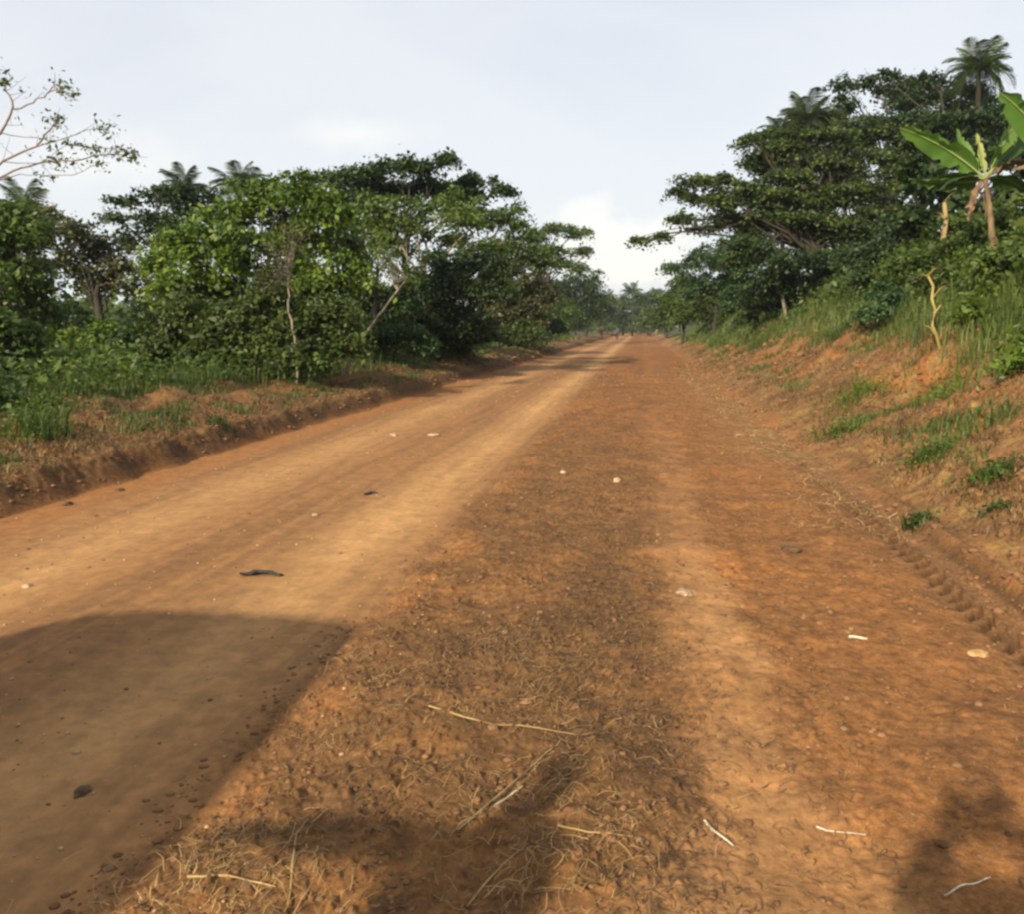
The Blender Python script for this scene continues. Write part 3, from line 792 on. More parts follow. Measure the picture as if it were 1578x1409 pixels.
palm('pale palm showing behind the bright green tree', 368, 292, 33, 0.50, 24)
palm('palm behind the deep green tree at the left edge', 38, 330, 28, 0.5, 22)
palm('distant hazy palm at the end of the road', 974, 452, 170, 1.05, 20, group='distant palms at the end of the road')
palm('smaller distant palm left of the hazy one', 938, 458, 175, 0.75, 16, group='distant palms at the end of the road')
palm('distant palm low among the far trees', 997, 462, 165, 0.7, 16, group='distant palms at the end of the road')

# distant trees at the end of the road
for (lab, px, z, L, mt) in [
    ('distant pale tree across the end of the road', 960, 185, [(945, 472, 16, 14), (965, 466, 18, 16), (985, 476, 16, 14), (960, 490, 24, 12), (940, 490, 18, 10)], 'far'),
    ('distant round tree right of the hazy palm', 1000, 165, [(992, 460, 18, 14), (1012, 454, 18, 14), (1022, 466, 14, 14), (1000, 484, 22, 14), (1020, 480, 14, 14)], 'far'),
    ('distant tree left of the hazy palm', 926, 160, [(918, 466, 16, 14), (935, 472, 14, 14), (922, 486, 18, 12), (905, 470, 16, 14), (912, 455, 14, 10), (940, 460, 14, 10)], 'far'),
    ('distant bush beside the right verge', 1028, 105, [(1018, 486, 16, 14), (1040, 482, 18, 16), (1000, 494, 14, 8)], 'far'),
    ('distant low bush beside the left road edge', 903, 110, [(898, 488, 14, 12), (912, 484, 12, 12)], 'mid'),
]:
    grow('distant_tree', lab, 'tree', base_at(px, z), at_lobes(z, L, 3), mat=mt, trunk_r=0.25, leaf=0.4, clump=1.0, twigs=False, group='distant trees at the end of the road')

# far-off woods behind both rows, one mass
def woods():
    P = []
    for (u0, u1, s0, s1, n, hgt) in [(-130, -22, 45, 260, 900, 5.0), (30, 120, 70, 260, 500, 8.0), (-30, 60, 230, 320, 420, 7.5)]:
        u = rng.uniform(u0, u1, n); s = rng.uniform(s0, s1, n)
        x, y = xy(u, s); z = H(x, y)
        for i in range(n):
            h = hgt * rng.uniform(.5, 1); k = 150
            p = rng.normal(size=(k, 3)) * [1.6, 1.6, h * .22] + [x[i], y[i], z[i] + h * .5]
            P.append(p[p[:, 2] > z[i] + .1])
    V, Q = leaf_quads(np.concatenate(P), 0.75)
    tag(qmesh('woods', V, Q, LM['mid']), 'far-off green woods behind the roadside trees', 'woods', kind='stuff')
woods()

# ------------------------------------------------------------------ banana plants
M_BAN = leaf_mat('banana_leaf', (0.055, 0.115, 0.022), (0.085, 0.165, 0.030), (0.14, 0.22, 0.05), scale=1.5, transl=0.35, rough=0.4)
M_BANY = leaf_mat('young_banana_leaf', (0.17, 0.21, 0.05), (0.23, 0.27, 0.07), (0.30, 0.33, 0.10), scale=1.5, transl=0.3)
M_BAN2 = leaf_mat('shaded_banana_leaf', (0.030, 0.065, 0.018), (0.050, 0.100, 0.024), (0.085, 0.14, 0.04), scale=1.5, transl=0.3, rough=0.4)  # darker copy of the banana leaf, shade put into its colour
M_BANB = leaf_mat('dead_banana_leaf', (0.085, 0.050, 0.026), (0.16, 0.095, 0.050), (0.25, 0.155, 0.085), scale=2.5, transl=0.15)
M_RIB = plain_mat('banana_rib', (0.17, 0.22, 0.07), (0.26, 0.30, 0.11), 8)

M_BSTEM = plain_mat('banana_stem_skin', (0.055, 0.036, 0.020), (0.22, 0.15, 0.075), 7, stretch=(1, 1, 0.35))

def banana_leaf(root, origin, pts, width, mat, tilt, seed, crumple=0.0):
    """pts: spine in world space; width in metres; tilt turns the blade about its spine"""
    P = bez(np.asarray(pts[0]), np.asarray(pts[1]), np.asarray(pts[2]), 22)
    t = np.linspace(0, 1, 22)
    T = np.gradient(P, axis=0); T /= np.linalg.norm(T, axis=1)[:, None]
    S = np.cross(T, [0, 0, 1.0]); S /= np.linalg.norm(S, axis=1)[:, None] + 1e-9
    N = np.cross(S, T)
    r_ = np.random.default_rng(seed)
    prof = np.where(t < .14, 0.03, np.sin(np.clip((t - .12) / .88, 0, 1) ** .75 * math.pi) ** .55) * width / 2 + .006
    V = []; cols = 7
    cs = np.linspace(-1, 1, cols)
    S2 = S * math.cos(tilt) + N * math.sin(tilt); N2 = np.cross(S2, T)
    for k, c in enumerate(cs):
        torn = 1 - (np.abs(c) > .6) * (r_.random(22) < .3) * r_.uniform(.2, .75, 22) * abs(c)
        droop = -abs(c) ** 1.5 * .35 * prof
        V.append(P + S2 * (c * prof * torn)[:, None] + N2 * droop[:, None] + N2 * (r_.normal(size=22) * (.008 + crumple) * abs(c))[:, None])
    V = np.stack(V, 1).reshape(-1, 3)
    i = np.arange(21)[:, None] * cols; j = np.arange(cols - 1)[None, :]
    Q = np.stack([i + j, i + j + 1, i + cols + j + 1, i + cols + j], -1).reshape(-1, 4)
    lf = qmesh('leaf', V - origin, Q, mat, root, True)
    A = Acc(); A.tube(P - N2 * .012, np.linspace(.022, .005, 22), 5)
    A.build('midrib', M_RIB if mat is not M_BANB else M_BANB, lf, True, origin)
    return lf

def banana(label, z, base_px, crown, leaves, stem_r=.075):
    b = base_at(base_px, z)
    root = empty('banana_plant', b)
    tag(root, label, 'banana plant', 'banana plants on the embankment')
    c = PX(*crown, z)
    A = Acc(); sp_ = bez(b - np.array([0, 0, .2]), (b + c) / 2 + [.05, 0, 0], c, 26)
    A.tube(sp_, np.linspace(stem_r, stem_r * .5, 26) * (1 + .12 * np.sin(np.arange(26) * 1.9)), 10)
    for k in range(3):                                   # peeling sheaths, part of the stem
        q = sp_[rng.integers(6, 25)]; a = rng.uniform(0, 6.28); dv = np.array([math.cos(a), math.sin(a), 0])
        A.tube([q + dv * stem_r * .6, q + dv * stem_r * 1.25 + [0, 0, -.12], q + dv * stem_r * 1.5 + [0, 0, -.34]], [.045, .05, .01], 6, flat=.2)
    A.build('stem', M_BSTEM, root, True, b)
    for k, (m_, tip, dz, wd, mt, tl, cr) in enumerate(leaves):
        banana_leaf(root, b, (c, PX(*m_, z + dz * .5), PX(*tip, z + dz)), wd, mt, tl, k + base_px, cr)
banana('banana plant with broad bright leaves on the crest of the bank', 15.5, 1526, (1518, 275),
       [((1460, 220), (1386, 196), -.2, .46, M_BAN, -.8, 0),
        ((1514, 240), (1505, 205), .1, .12, M_BANY, 1.4, 0),
        ((1540, 228), (1566, 184), .3, .62, M_BAN, 1.45, 0),
        ((1480, 238), (1474, 198), .5, .24, M_BAN, 1.4, 0),
        ((1555, 240), (1600, 246), -.2, .22, M_BANB, .4, .02),
        ((1450, 250), (1420, 300), .6, .34, LM['dark'], -.3, 0),
        ((1470, 262), (1448, 292), -.3, .24, LM['dark'], -.2, 0),
        ((1545, 262), (1590, 300), .2, .36, LM['dark'], .5, .01),
        ((1500, 290), (1492, 340), -.15, .13, M_BANB, .9, .03),
        ((1480, 285), (1400, 275), .3, .40, M_BAN2, -.5, .01),
        ((1570, 200), (1605, 215), .4, .40, M_BAN2, 1.0, 0)])
banana('banana plant at the right edge showing only its left leaves', 14.5, 1640, (1640, 260),
       [((1590, 175), (1540, 142), -.2, .5, M_BAN, -.9, 0),
        ((1600, 240), (1560, 262), .3, .3, M_BANB, .3, .02),
        ((1640, 180), (1660, 120), .1, .4, M_BAN, .6, 0),
        ((1690, 200), (1740, 230), .1, .4, M_BAN, .4, 0)])

def stump(label, name, cat, pts, z, r0, mat, sheath=True):
    if z is None: g = GP(*pts[0]); z = g[1] * math.cos(PITCH) + (EYE - g[2]) * math.sin(PITCH)
    P = np.array([PX(a, b, z) for a, b in pts])
    base = np.array([P[0][0], P[0][1], Hf(P[0][0], P[0][1])])
    root = empty(name, base); tag(root, label, cat)
    P[0] = base - [0, 0, .1]
    A = Acc(); A.tube(P, np.linspace(r0, r0 * .75, len(P)), 9)
    for k in range(7):
        q = P[rng.integers(1, len(P))]; a = rng.uniform(0, 6.28)
        e = q + np.array([math.cos(a), math.sin(a), rng.uniform(-.4, 1.0)]) * rng.uniform(.12, .32)
        A.tube([q, (q + e) / 2 + [0, 0, .05], e], [.03, .028, .006], 5, flat=.25)
    A.build('stem', mat, root, True, base)
stump('cut tan banana stem with torn top on the bank crest', 'cut_banana_plant', 'banana plant', [(1452, 392), (1454, 365), (1458, 340), (1455, 312)], 20.0, .065, M_TAN)
stump('crooked yellow dry stalk hanging down the green bank', 'dry_stalk', 'stalk', [(1452, 540), (1444, 520), (1437, 500), (1442, 480), (1436, 460), (1438, 440), (1430, 425)], None, .024, M_STALK)

# ------------------------------------------------------------------ grass
def scatter(n, s0, s1, u0, u1, mask, power=1.6):
    s = s0 * (s1 / s0) ** rng.random(n)
    u = rng.uniform(0, 1, n) * (u1 - u0) + u0
    x, y = xy(u, s)
    ok = rng.random(n) < mask(u, s, x, y)
    return x[ok], y[ok], s[ok]

def blades(x, y, hgt, wid, curve=0.5, lie=False, seed=0, lift=0.0):
    n = len(x); z = H(x, y) + lift
    a = rng.uniform(0, 2 * math.pi, n); d = np.stack([np.cos(a), np.sin(a), np.zeros(n)], -1)
    w_ = np.stack([-np.sin(a + rng.normal(scale=.5, size=n)), np.cos(a), np.zeros(n)], -1) * (wid / 2)[:, None]
    h = hgt[:, None]; cv = (rng.uniform(.2, 1.0, n) * curve)[:, None]
    up = np.array([0, 0, 1.0])
    p0 = np.stack([x, y, z - .01], -1)
    p1 = p0 + up * h * .55 + d * h * cv * .3
    p2 = p0 + up * h * (1 - .35 * cv) + d * h * cv * .9
    V = np.stack([p0 - w_, p0 + w_, p1 + w_ * .8, p1 - w_ * .8, p2 + w_ * .15, p2 - w_ * .15], 1).reshape(-1, 3)
    k = np.arange(n)[:, None] * 6
    return V, np.concatenate([k + [0, 1, 2, 3], k + [3, 2, 4, 5]])

def grass_patch(name, label, n, s0, s1, u0, u1, mask, h0, h1, w0, mat, curve=.6):
    x, y, s = scatter(n, s0, s1, u0, u1, mask)
    hh = rng.uniform(h0, h1, len(x)) * (0.6 + 0.8 * fbm(x * 1.1, y * 1.1, 91, 3))
    V, Q = blades(x, y, hh, w0 * np.maximum(1, s / 14), curve)
    tag(qmesh(name, V, Q, mat), label, 'grass', kind='stuff')

def m_right(u, s, x, y):
    g = green_edge(s)
    return sstep(g - .5, g + .4, u) * np.clip(.35 + 1.3 * (fbm(x * 1.2, y * 1.2, 201, 3) - .3), 0, 1)
grass_patch('grass', 'green grass covering the upper right embankment', 170000, 6.5, 90, 2.4, 9.5, m_right, .14, .38, .012, M_GRASS)
def m_left(u, s, x, y):
    g = -6.9 - .5 * sstep(20, 10, s) + 1.0 * (fbm(s * .35, s * 0, 211, 2) - .5) * 1.6
    return sstep(g + .3, g - .5, u) * np.clip(.3 + 1.4 * (fbm(x * 1.1, y * 1.1, 221, 3) - .3), 0, 1)
grass_patch('grass', 'green grass along the foot of the left trees', 120000, 5, 90, -13, -6.0, m_left, .14, .42, .012, M_GRASS)
def m_lstraw(u, s, x, y): return sstep(-5.15, -5.5, u) * sstep(-9.0, -7.5, u) * np.clip((fbm(x * 1.6, y * 1.6, 231, 3) - .38) * 4, 0, 1)
grass_patch('dead_grass', 'dead grass lying over the left bank', 80000, 4, 70, -9, -5.2, m_lstraw, .02, .09, .010, M_DEAD, 1.4)
def m_lgreen(u, s, x, y): return sstep(-5.3, -5.8, u) * np.clip((fbm(x * 2.0, y * 2.0, 236, 3) - .50) * 6, 0, 1)
grass_patch('weeds', 'short green weeds dotted over the left bank', 60000, 5, 60, -8, -5.3, m_lgreen, .05, .14, .012, M_GRASS, 1.0)
def m_rstraw(u, s, x, y): return sstep(2.3, 2.8, u) * np.clip((fbm(x * 1.5, y * 1.5, 241, 3) - .40) * 4, 0, 1)
grass_patch('dead_grass', 'dead grass matted over the lower right embankment', 80000, 4.5, 60, 2.2, 5.5, m_rstraw, .02, .09, .009, M_DEAD, 1.5)
def m_rgreen(u, s, x, y): return sstep(2.6, 3.3, u) * np.clip((fbm(x * 1.3, y * 1.3, 246, 3) - .57) * 7, 0, 1)
grass_patch('weeds', 'short green weeds dotted over the lower right embankment', 60000, 5, 45, 2.5, 5.2, m_rgreen, .05, .16, .012, M_GRASS, 1.0)

grass_patch('grass', 'tall light green grass at the near right edge of the bank', 50000, 6.5, 17, 4.0, 8.5, lambda u, s, x, y: sstep(green_edge(s) - .2, green_edge(s) + .5, u) * np.clip((fbm(x * 1.5, y * 1.5, 206, 3) - .3) * 3, 0, 1), .25, .60, .012, M_GRASS2, .9)
# leafy ground cover on the embankment top
def cover(name, label, n, s0, s1, u0, u1, mask, size, mat, hmax):
    x, y, s = scatter(n, s0, s1, u0, u1, mask)
    z = H(x, y) + rng.uniform(0.02, hmax, len(x)) * (0.3 + 1.2 * fbm(x * .9, y * .9, 251, 3))
    V, Q = leaf_quads(np.stack([x, y, z], -1), size, up=.6)
    tag(qmesh(name, V, Q, mat), label, 'ground cover', kind='stuff')
cover('undergrowth', 'leafy undergrowth climbing the right embankment', 120000, 7, 80, 3.5, 12, lambda u, s, x, y: sstep(green_edge(s) + .2, green_edge(s) + 1.2, u) * np.clip((fbm(x * .8, y * .8, 261, 3) - .35) * 4, 0, 1), .10, LM['mid'], .6)
cover('vines', 'broad-leaved creepers sprawling over the right embankment', 26000, 8, 60, 4.2, 12, lambda u, s, x, y: sstep(green_edge(s) + .2, green_edge(s) + 1.2, u) * np.clip((fbm(x * .7, y * .7, 265, 3) - .45) * 5, 0, 1), .20, LM['olive'], .8)
cover('undergrowth', 'leafy undergrowth below the left trees', 90000, 7, 90, -16, -7.2, lambda u, s, x, y: np.clip((fbm(x * .8, y * .8, 271, 3) - .35) * 4, 0, 1), .11, LM['mid'], .7)

# ---- straw and litter on the near verge
def strands(name, label, cat, n, s0, s1, u0, u1, mask, l0, l1, wid, mat, lift=.012, nseg=5):
    x, y, s = scatter(n, s0, s1, u0, u1, mask)
    n = len(x)
    a = rng.uniform(0, 2 * math.pi, n); L = rng.uniform(l0, l1, n) ** 1.0
    P = np.zeros((n, nseg, 3)); P[:, 0, 0] = x; P[:, 0, 1] = y
    turn = rng.normal(scale=.35, size=n)
    for k in range(1, nseg):
        a = a + turn + rng.normal(scale=.18, size=n)
        P[:, k, 0] = P[:, k - 1, 0] + np.cos(a) * L / nseg; P[:, k, 1] = P[:, k - 1, 1] + np.sin(a) * L / nseg
    P[..., 2] = H(P[..., 0], P[..., 1]) + detail(P[..., 0], P[..., 1])
    arch = np.sin(np.linspace(0, math.pi, nseg))[None, :] * rng.uniform(0, .28, n)[:, None] * L[:, None] * rng.choice([0, .3, 1], n)[:, None]
    P[..., 2] += .003 + rng.uniform(0, lift, n)[:, None] + arch
    T = np.gradient(P, axis=1); W = np.stack([-T[..., 1], T[..., 0], rng.normal(scale=.3, size=(n, 1)) * np.abs(T[..., 0])], -1)
    W /= np.linalg.norm(W, axis=2)[..., None] + 1e-9
    ww = (wid * rng.uniform(.5, 1.4, n) * np.maximum(1, s / 7))[:, None, None] / 2
    ww = ww * np.linspace(1, .35, nseg)[None, :, None]
    V = np.stack([P - W * ww, P + W * ww], 2).reshape(-1, 3)
    i = (np.arange(n)[:, None] * nseg + np.arange(nseg - 1)[None, :]).reshape(-1, 1) * 2
    Q = i + np.array([0, 1, 3, 2])
    tag(qmesh(name, V, Q, mat), label, cat, kind='stuff')

HEAPS = [(300, 1350, .22), (400, 1320, .16), (450, 1300, .12), (650, 900, .22), (545, 1135, .16), (520, 1020, .18), (700, 1105, .16), (860, 1130, .14), (850, 1045, .22), (765, 985, .16),
         (580, 1060, .16), (960, 1270, .12), (850, 1330, .2), (690, 1190, .12), (380, 1380, .2), (880, 1200, .18), (740, 1240, .12)]
HEAPS = [(*GP(a, b)[:2], r) for a, b, r in HEAPS]
def m_heap(u, s, x, y):
    t = 0 * u
    for hx, hy, r in HEAPS: t = np.maximum(t, np.exp(-(((x - hx) ** 2 + (y - hy) ** 2) / r ** 2)))
    return t
def m_verge(u, s, x, y):
    band = sstep(-1.35, -.9, u) * (1 - sstep(0.0, .45, u))
    return band * np.clip((fbm(x * 1.7, y * 1.7, 281, 4) - .42) * 5, 0.04, 1) * (1 - .88 * sstep(4.5, 8.5, s))
strands('straw_litter', 'dry yellow straw scattered over the near verge', 'straw', 26000, 1.6, 12, -2.0, .9, lambda u, s, x, y: np.clip(m_heap(u, s, x, y) * .75 + .10 * m_verge(u, s, x, y), 0, 1), .03, .15, .0021, M_STRAW)
strands('dead_weed_litter', 'brown dead weeds matted on the near verge', 'dead weeds', 42000, 1.6, 20, -1.5, .8, lambda u, s, x, y: np.clip(m_verge(u, s, x, y) * 1.2 + .05, 0, 1), .015, .07, .0045, M_DEAD2, .012)
def m_strawrow(u, s, x, y): return np.clip(np.exp(-((u - 1.7) / .45) ** 2) * (fbm(x * 2, y * 2, 291, 3) - .3) * 2.2, 0, 1)
strands('straw_litter', 'pale cut straw lying along the foot of the embankment', 'straw', 12000, 6.5, 40, .6, 3.0, m_strawrow, .05, .20, .006, M_STRAW)
strands('root_litter', 'fine rootlets and twigs strewn over the trampled right verge', 'litter', 8000, 1.6, 30, .3, 2.6, lambda u, s, x, y: np.clip((fbm(x * 2, y * 2, 301, 3) - .42) * 4, 0.02, 1), .02, .08, .004, M_DEAD, .01)
strands('straw_litter', 'dry stems strewn over the lower right embankment', 'straw', 30000, 4.5, 40, 2.2, 5.2, lambda u, s, x, y: np.clip((fbm(x * 1.6, y * 1.6, 311, 3) - .42) * 4, 0.03, 1), .04, .18, .0045, M_DEAD, .03)
strands('straw_litter', 'dry stems strewn over the left bank', 'straw', 26000, 5, 50, -8.5, -5.15, lambda u, s, x, y: np.clip((fbm(x * 1.6, y * 1.6, 321, 3) - .42) * 4, 0.03, 1), .04, .18, .0045, M_DEAD, .03)

# clods of earth: deformed little lumps, past counting
def clods(name, label, n, s0, s1, u0, u1, mask, r0, r1, mat, flat=.6):
    x, y, s = scatter(n, s0, s1, u0, u1, mask)
    n = len(x); r = r0 * (r1 / r0) ** (rng.random(n) ** 2.2) * np.maximum(1, s / 9)
    th = np.arange(6) * math.pi / 3
    ring = lambda rr, zz, off: np.stack([rr * np.cos(th + off), rr * np.sin(th + off), np.full(6, zz)], -1)
    T = np.concatenate([ring(.75, -.5, 0), ring(1, 0, .3), ring(.72, .55, .6), ring(.25, .8, .9)])
    V = T[None] * (1 + rng.normal(scale=.14, size=(n, 24, 1)))
    V = V * r[:, None, None] * np.array([1, 1, flat]) * rng.uniform(.7, 1.3, (n, 1, 3))
    z = H(x, y) + detail(x, y)
    V = V + np.stack([x, y, z + r * .15], -1)[:, None, :]
    Q = []
    for k in range(3):
        for j in range(6): Q.append([k * 6 + j, k * 6 + (j + 1) % 6, k * 6 + 6 + (j + 1) % 6, k * 6 + 6 + j])
    Q.append([18, 19, 20, 21]); Q.append([18, 21, 22, 23])
    Q = (np.arange(n)[:, None, None] * 24 + np.array(Q)[None]).reshape(-1, 4)
    tag(qmesh(name, V.reshape(-1, 3), Q, mat, smooth=True), label, 'dirt', kind='stuff')
M_CLOD = plain_mat('dark_clods', (0.085, 0.044, 0.020), (0.235, 0.118, 0.050), 5, 0.95, 0.5)
M_GRIT = plain_mat('pale_grit', (0.26, 0.15, 0.075), (0.45, 0.31, 0.18), 3, 0.9, 0.3)
clods('dirt_crumbs', 'crumbs of brown earth over the whole verge', 20000, 1.6, 30, -1.5, 2.3, lambda u, s, x, y: np.clip((fbm(x * 2.4, y * 2.4, 331, 3) - .40) * 4, 0.05, 1) * (1 - .9 * np.exp(-((u - strip_c(s)) / .2) ** 2)), .004, .016, M_CLOD)
clods('grit', 'pale grit scattered on the compacted road', 2600, 1.8, 30, -5, -1.0, lambda u, s, x, y: .5 + 0 * u, .003, .012, M_GRIT)
clods('dirt_crumbs', 'crumbs of brown earth on the compacted road', 1300, 1.8, 40, -5, -1.2, lambda u, s, x, y: .6 + 0 * u, .003, .014, M_CLOD)
clods('dirt_crumbs', 'clods of earth over the lower right embankment', 9000, 4, 40, 2.0, 5.0, lambda u, s, x, y: np.clip((fbm(x * 1.4, y * 1.4, 341, 3) - .4) * 4, 0, 1), .008, .04, M_CLOD)
clods('dirt_crumbs', 'clods of earth over the left bank', 7000, 5, 50, -8, -5.0, lambda u, s, x, y: np.clip((fbm(x * 1.4, y * 1.4, 351, 3) - .4) * 4, 0, 1), .006, .03, M_CLOD)

M_GRAV = plain_mat('dusty_stones', (0.10, 0.052, 0.024), (0.27, 0.150, 0.072), 2.5, 0.95, 0.5)
clods('gravel', 'dusty stones half set in the verge', 2000, 1.7, 30, -1.5, 3.2, lambda u, s, x, y: np.clip((fbm(x * 1.1, y * 1.1, 361, 3) - .40) * 4, 0.1, 1), .007, .024, M_GRAV, .45)

# ------------------------------------------------------------------ weed tufts that stand alone
def tuft(label, px, py, r_px, h_px, mat, n=160, lf=.04):
    p = GP(px, py); z = p[1] / math.cos(PITCH); r = r_px / F * z; h = h_px / F * z
    root = empty('weed_tuft', p); tag(root, label, 'weed', 'weed tufts on the bare banks')
    V0, Q0 = blades(*(p[:2, None] + rng.normal(size=(2, n)) * r * .4), h * rng.uniform(.4, 1.1, n), np.full(n, .010), 1.0)
    m = n * 2
    P = p + rng.normal(size=(m, 3)) * [r * .5, r * .5, 0]
    P[:, 2] = H(P[:, 0], P[:, 1]) + rng.uniform(.01, h * .7, m)
    V, Q = leaf_quads(P, lf, up=.6)
    qmesh('foliage', np.concatenate([V0, V]) - p, np.concatenate([Q0, Q + len(V0)]), LM[mat], root)
tuft('dark green weed tuft alone on the brown lower bank', 1295, 668, 46, 34, 'mid')
tuft('spreading bright weed patch below the grassy slope', 1325, 612, 55, 34, 'bright', 220)
tuft('ragged weed tuft below the red earth patch', 1432, 712, 40, 46, 'mid')
tuft('small weed tuft right of the ragged one', 1530, 735, 42, 24, 'mid')
tuft('yellowish weed tuft next to the wheel track', 1415, 815, 26, 30, 'olive', 90)
tuft('tiny weed sprout low on the right bank', 1535, 790, 22, 20, 'mid', 60)
tuft('low weed hanging at the grass edge on the bank', 1450, 610, 60, 26, 'bright', 200)
tuft('leafy weed tuft on the left bank in front of the edge tree', 60, 672, 60, 60, 'mid', 260)
tuft('thin weed tuft hanging over the left bank edge', 335, 655, 24, 26, 'olive', 80)
tuft('dark weed tuft at the far foot of the bank', 1165, 535, 40, 26, 'mid', 260)
tuft('dark weed tuft between the bank crest grass and red earth', 1290, 520, 34, 22, 'mid', 200)

# ------------------------------------------------------------------ small things on the ground
def gp2(px, py, lift=0.0):
    p = GP(px, py); p[2] += float(detail(np.array([p[0]]), np.array([p[1]]))[0]) + lift
    return p

M_RUB = plain_mat('black_rubber', (0.012, 0.013, 0.014), (0.04, 0.045, 0.045), 30, .6, .5)
M_WHT = plain_mat('bleached_wood', (0.34, 0.29, 0.20), (0.58, 0.52, 0.40), 30, .8, .3)
M_STN = plain_mat('pale_stone', (0.27, 0.165, 0.085), (0.46, 0.33, 0.20), 12, .9, .4)
M_YLF = plain_mat('yellow_leaf', (0.26, 0.13, 0.05), (0.52, 0.33, 0.14), 20, .7, .3)
M_DST = plain_mat('dark_clod', (0.05, 0.03, 0.018), (0.13, 0.075, 0.04), 30, .95, .6)

def ribbon_piece(name, label, cat, pts, wid, mat, wavy=.006, thick=.004):
    P = [gp2(a, b, .006) for a, b in pts]
    Q_ = []
    for a, b in zip(P[:-1], P[1:]):
        for t in np.linspace(0, 1, 5)[:-1]: Q_.append(a + (b - a) * t + [0, 0, rng.uniform(0, wavy)])
    Q_.append(P[-1]); Q_ = np.array(Q_)
    n = len(Q_)
    wd = wid * (0.55 + .5 * np.sin(np.linspace(.25, 2.7, n)) + rng.normal(scale=.10, size=n))
    A = Acc(); A.tube(Q_, np.maximum(wd / 2, .002), 8, flat=max(.15, thick / wid))
    o = A.build(name, mat, None, True, P[0]); o.location = P[0]
    tag(o, label, cat)
ribbon_piece('rubber_strip', 'torn black rubber strip lying on the left of the road', 'rubber strip', [(371, 889), (400, 886), (434, 889)], .062, M_RUB, .02, .022)
ribbon_piece('rubber_scrap', 'small dark scrap further along the middle of the road', 'rubber scrap', [(563, 764), (572, 761), (581, 763)], .05, M_RUB, .01, .02)

def stick(name, label, pts, r, mat, cat='stick', group=None, lift=.006):
    P = np.array([gp2(a, b, lift) for a, b in pts])
    Q_ = [];
    for a, b in zip(P[:-1], P[1:]):
        for t in np.linspace(0, 1, 4)[:-1]: Q_.append(a + (b - a) * t + rng.normal(scale=r * .5, size=3) * [1, 1, .2])
    Q_.append(P[-1])
    A = Acc(); A.tube(Q_, np.linspace(r, r * .6, len(Q_)) * rng.uniform(.8, 1.2, len(Q_)), 7)
    o = A.build(name, mat, None, True, P[0]); o.location = P[0]
    tag(o, label, cat, group)
stick('stick', 'short white peeled stick on the near sandy ground', [(1084, 1272), (1100, 1290), (1130, 1309)], .0042, M_WHT)
stick('twig', 'thin white knobbly twig lying level right of the peeled stick', [(1258, 1275), (1275, 1283), (1290, 1284), (1334, 1287)], .0028, M_WHT, 'twig')
stick('twig', 'bleached twig on the bright patch inside the photographer shadow', [(1455, 1386), (1480, 1372), (1505, 1368), (1526, 1357)], .0028, M_WHT, 'twig')
stick('stick', 'short pale wood chip in the middle of the right verge', [(1309, 983), (1322, 986), (1336, 988)], .008, M_WHT)
stick('stalk', 'long dry stalk lying diagonally on the near verge', [(706, 1284), (760, 1240), (800, 1208), (852, 1158)], .0042, M_TAN, 'stalk')
stick('stick', 'short white split stem beside the long dry stalk', [(762, 1245), (785, 1230), (805, 1219)], .0035, M_WHT)
stick('stalk', 'curved yellow straw stalk at the lower left of the verge', [(445, 1400), (450, 1340), (457, 1290), (475, 1266)], .004, M_STRAW, 'stalk')
stick('stalk', 'bent yellow straw stalk crossing the straw heap', [(290, 1352), (350, 1360), (400, 1364), (425, 1366)], .004, M_STRAW, 'stalk')
stick('stalk', 'pale stalk near the dark soil patch at the bottom', [(860, 1282), (905, 1286), (940, 1292), (975, 1296)], .003, M_STRAW, 'stalk')
stick('stalk', 'thin pale stalk arching over the middle of the verge', [(660, 1090), (715, 1108), (760, 1122), (800, 1126), (890, 1135)], .0035, M_STRAW, 'stalk')
stick('stalk', 'dry stalk pointing down at the bottom of the verge', [(720, 1400), (760, 1355), (810, 1310)], .003, M_STRAW, 'stalk')

def stone(name, label, px, py, r_px, mat, cat='stone', flat=.5, asp=1.0, seed=0):
    p = gp2(px, py); r = r_px / F * (p[1] / math.cos(PITCH))
    import bmesh
    bm = bmesh.new(); bmesh.ops.create_icosphere(bm, subdivisions=3, radius=1)
    for v in bm.verts:
        k = 1 + .45 * mnoise.noise(v.co * 1.3 + Vector((seed, 0, 0))) + .15 * mnoise.noise(v.co * 3.5 + Vector((seed, 4, 0)))
        v.co = Vector((v.co.x * asp, v.co.y, v.co.z * flat)) * k * r
    me = bpy.data.meshes.new(name); bm.to_mesh(me); bm.free()
    for f in me.polygons: f.use_smooth = True
    me.materials.append(mat)
    o = bpy.data.objects.new(name, me); COL.objects.link(o); o.location = (p[0], p[1], p[2] + r * flat * .35)
    o.rotation_euler[2] = seed
    tag(o, label, cat)
stone('stone', 'pale stone at the left edge of the road', 41, 906, 7, M_STN, seed=1)
stone('stone', 'pale stone in the middle of the road near the far lane', 607, 671, 6, M_STN, seed=2, asp=1.3)
stone('stone', 'flat tan stone on the far middle of the road', 668, 671, 7, M_STN, flat=.3, seed=3, asp=1.5)
stone('stone', 'small pale pebble between the two lanes', 486, 796, 5, M_STN, seed=4)
stone('stone', 'white pebble on the verge below the far lane', 951, 744, 6, M_STN, seed=5, asp=.7, flat=.8)
stone('stone', 'tiny pale pebble left of the white verge pebble', 868, 731, 5, M_STN, seed=6)
stone('dry_leaf', 'crumpled yellow dry leaf beside the lug prints', 1508, 1008, 16, M_YLF, 'leaf', flat=.25, seed=7, asp=1.15)
stone('clod', 'dark clod of earth inside the big shadow on the road', 127, 1223, 12, M_DST, 'clod', seed=8, asp=1.3)
stone('clod', 'dark clod under the left bank near the road edge', 104, 780, 8, M_DST, 'clod', seed=9)
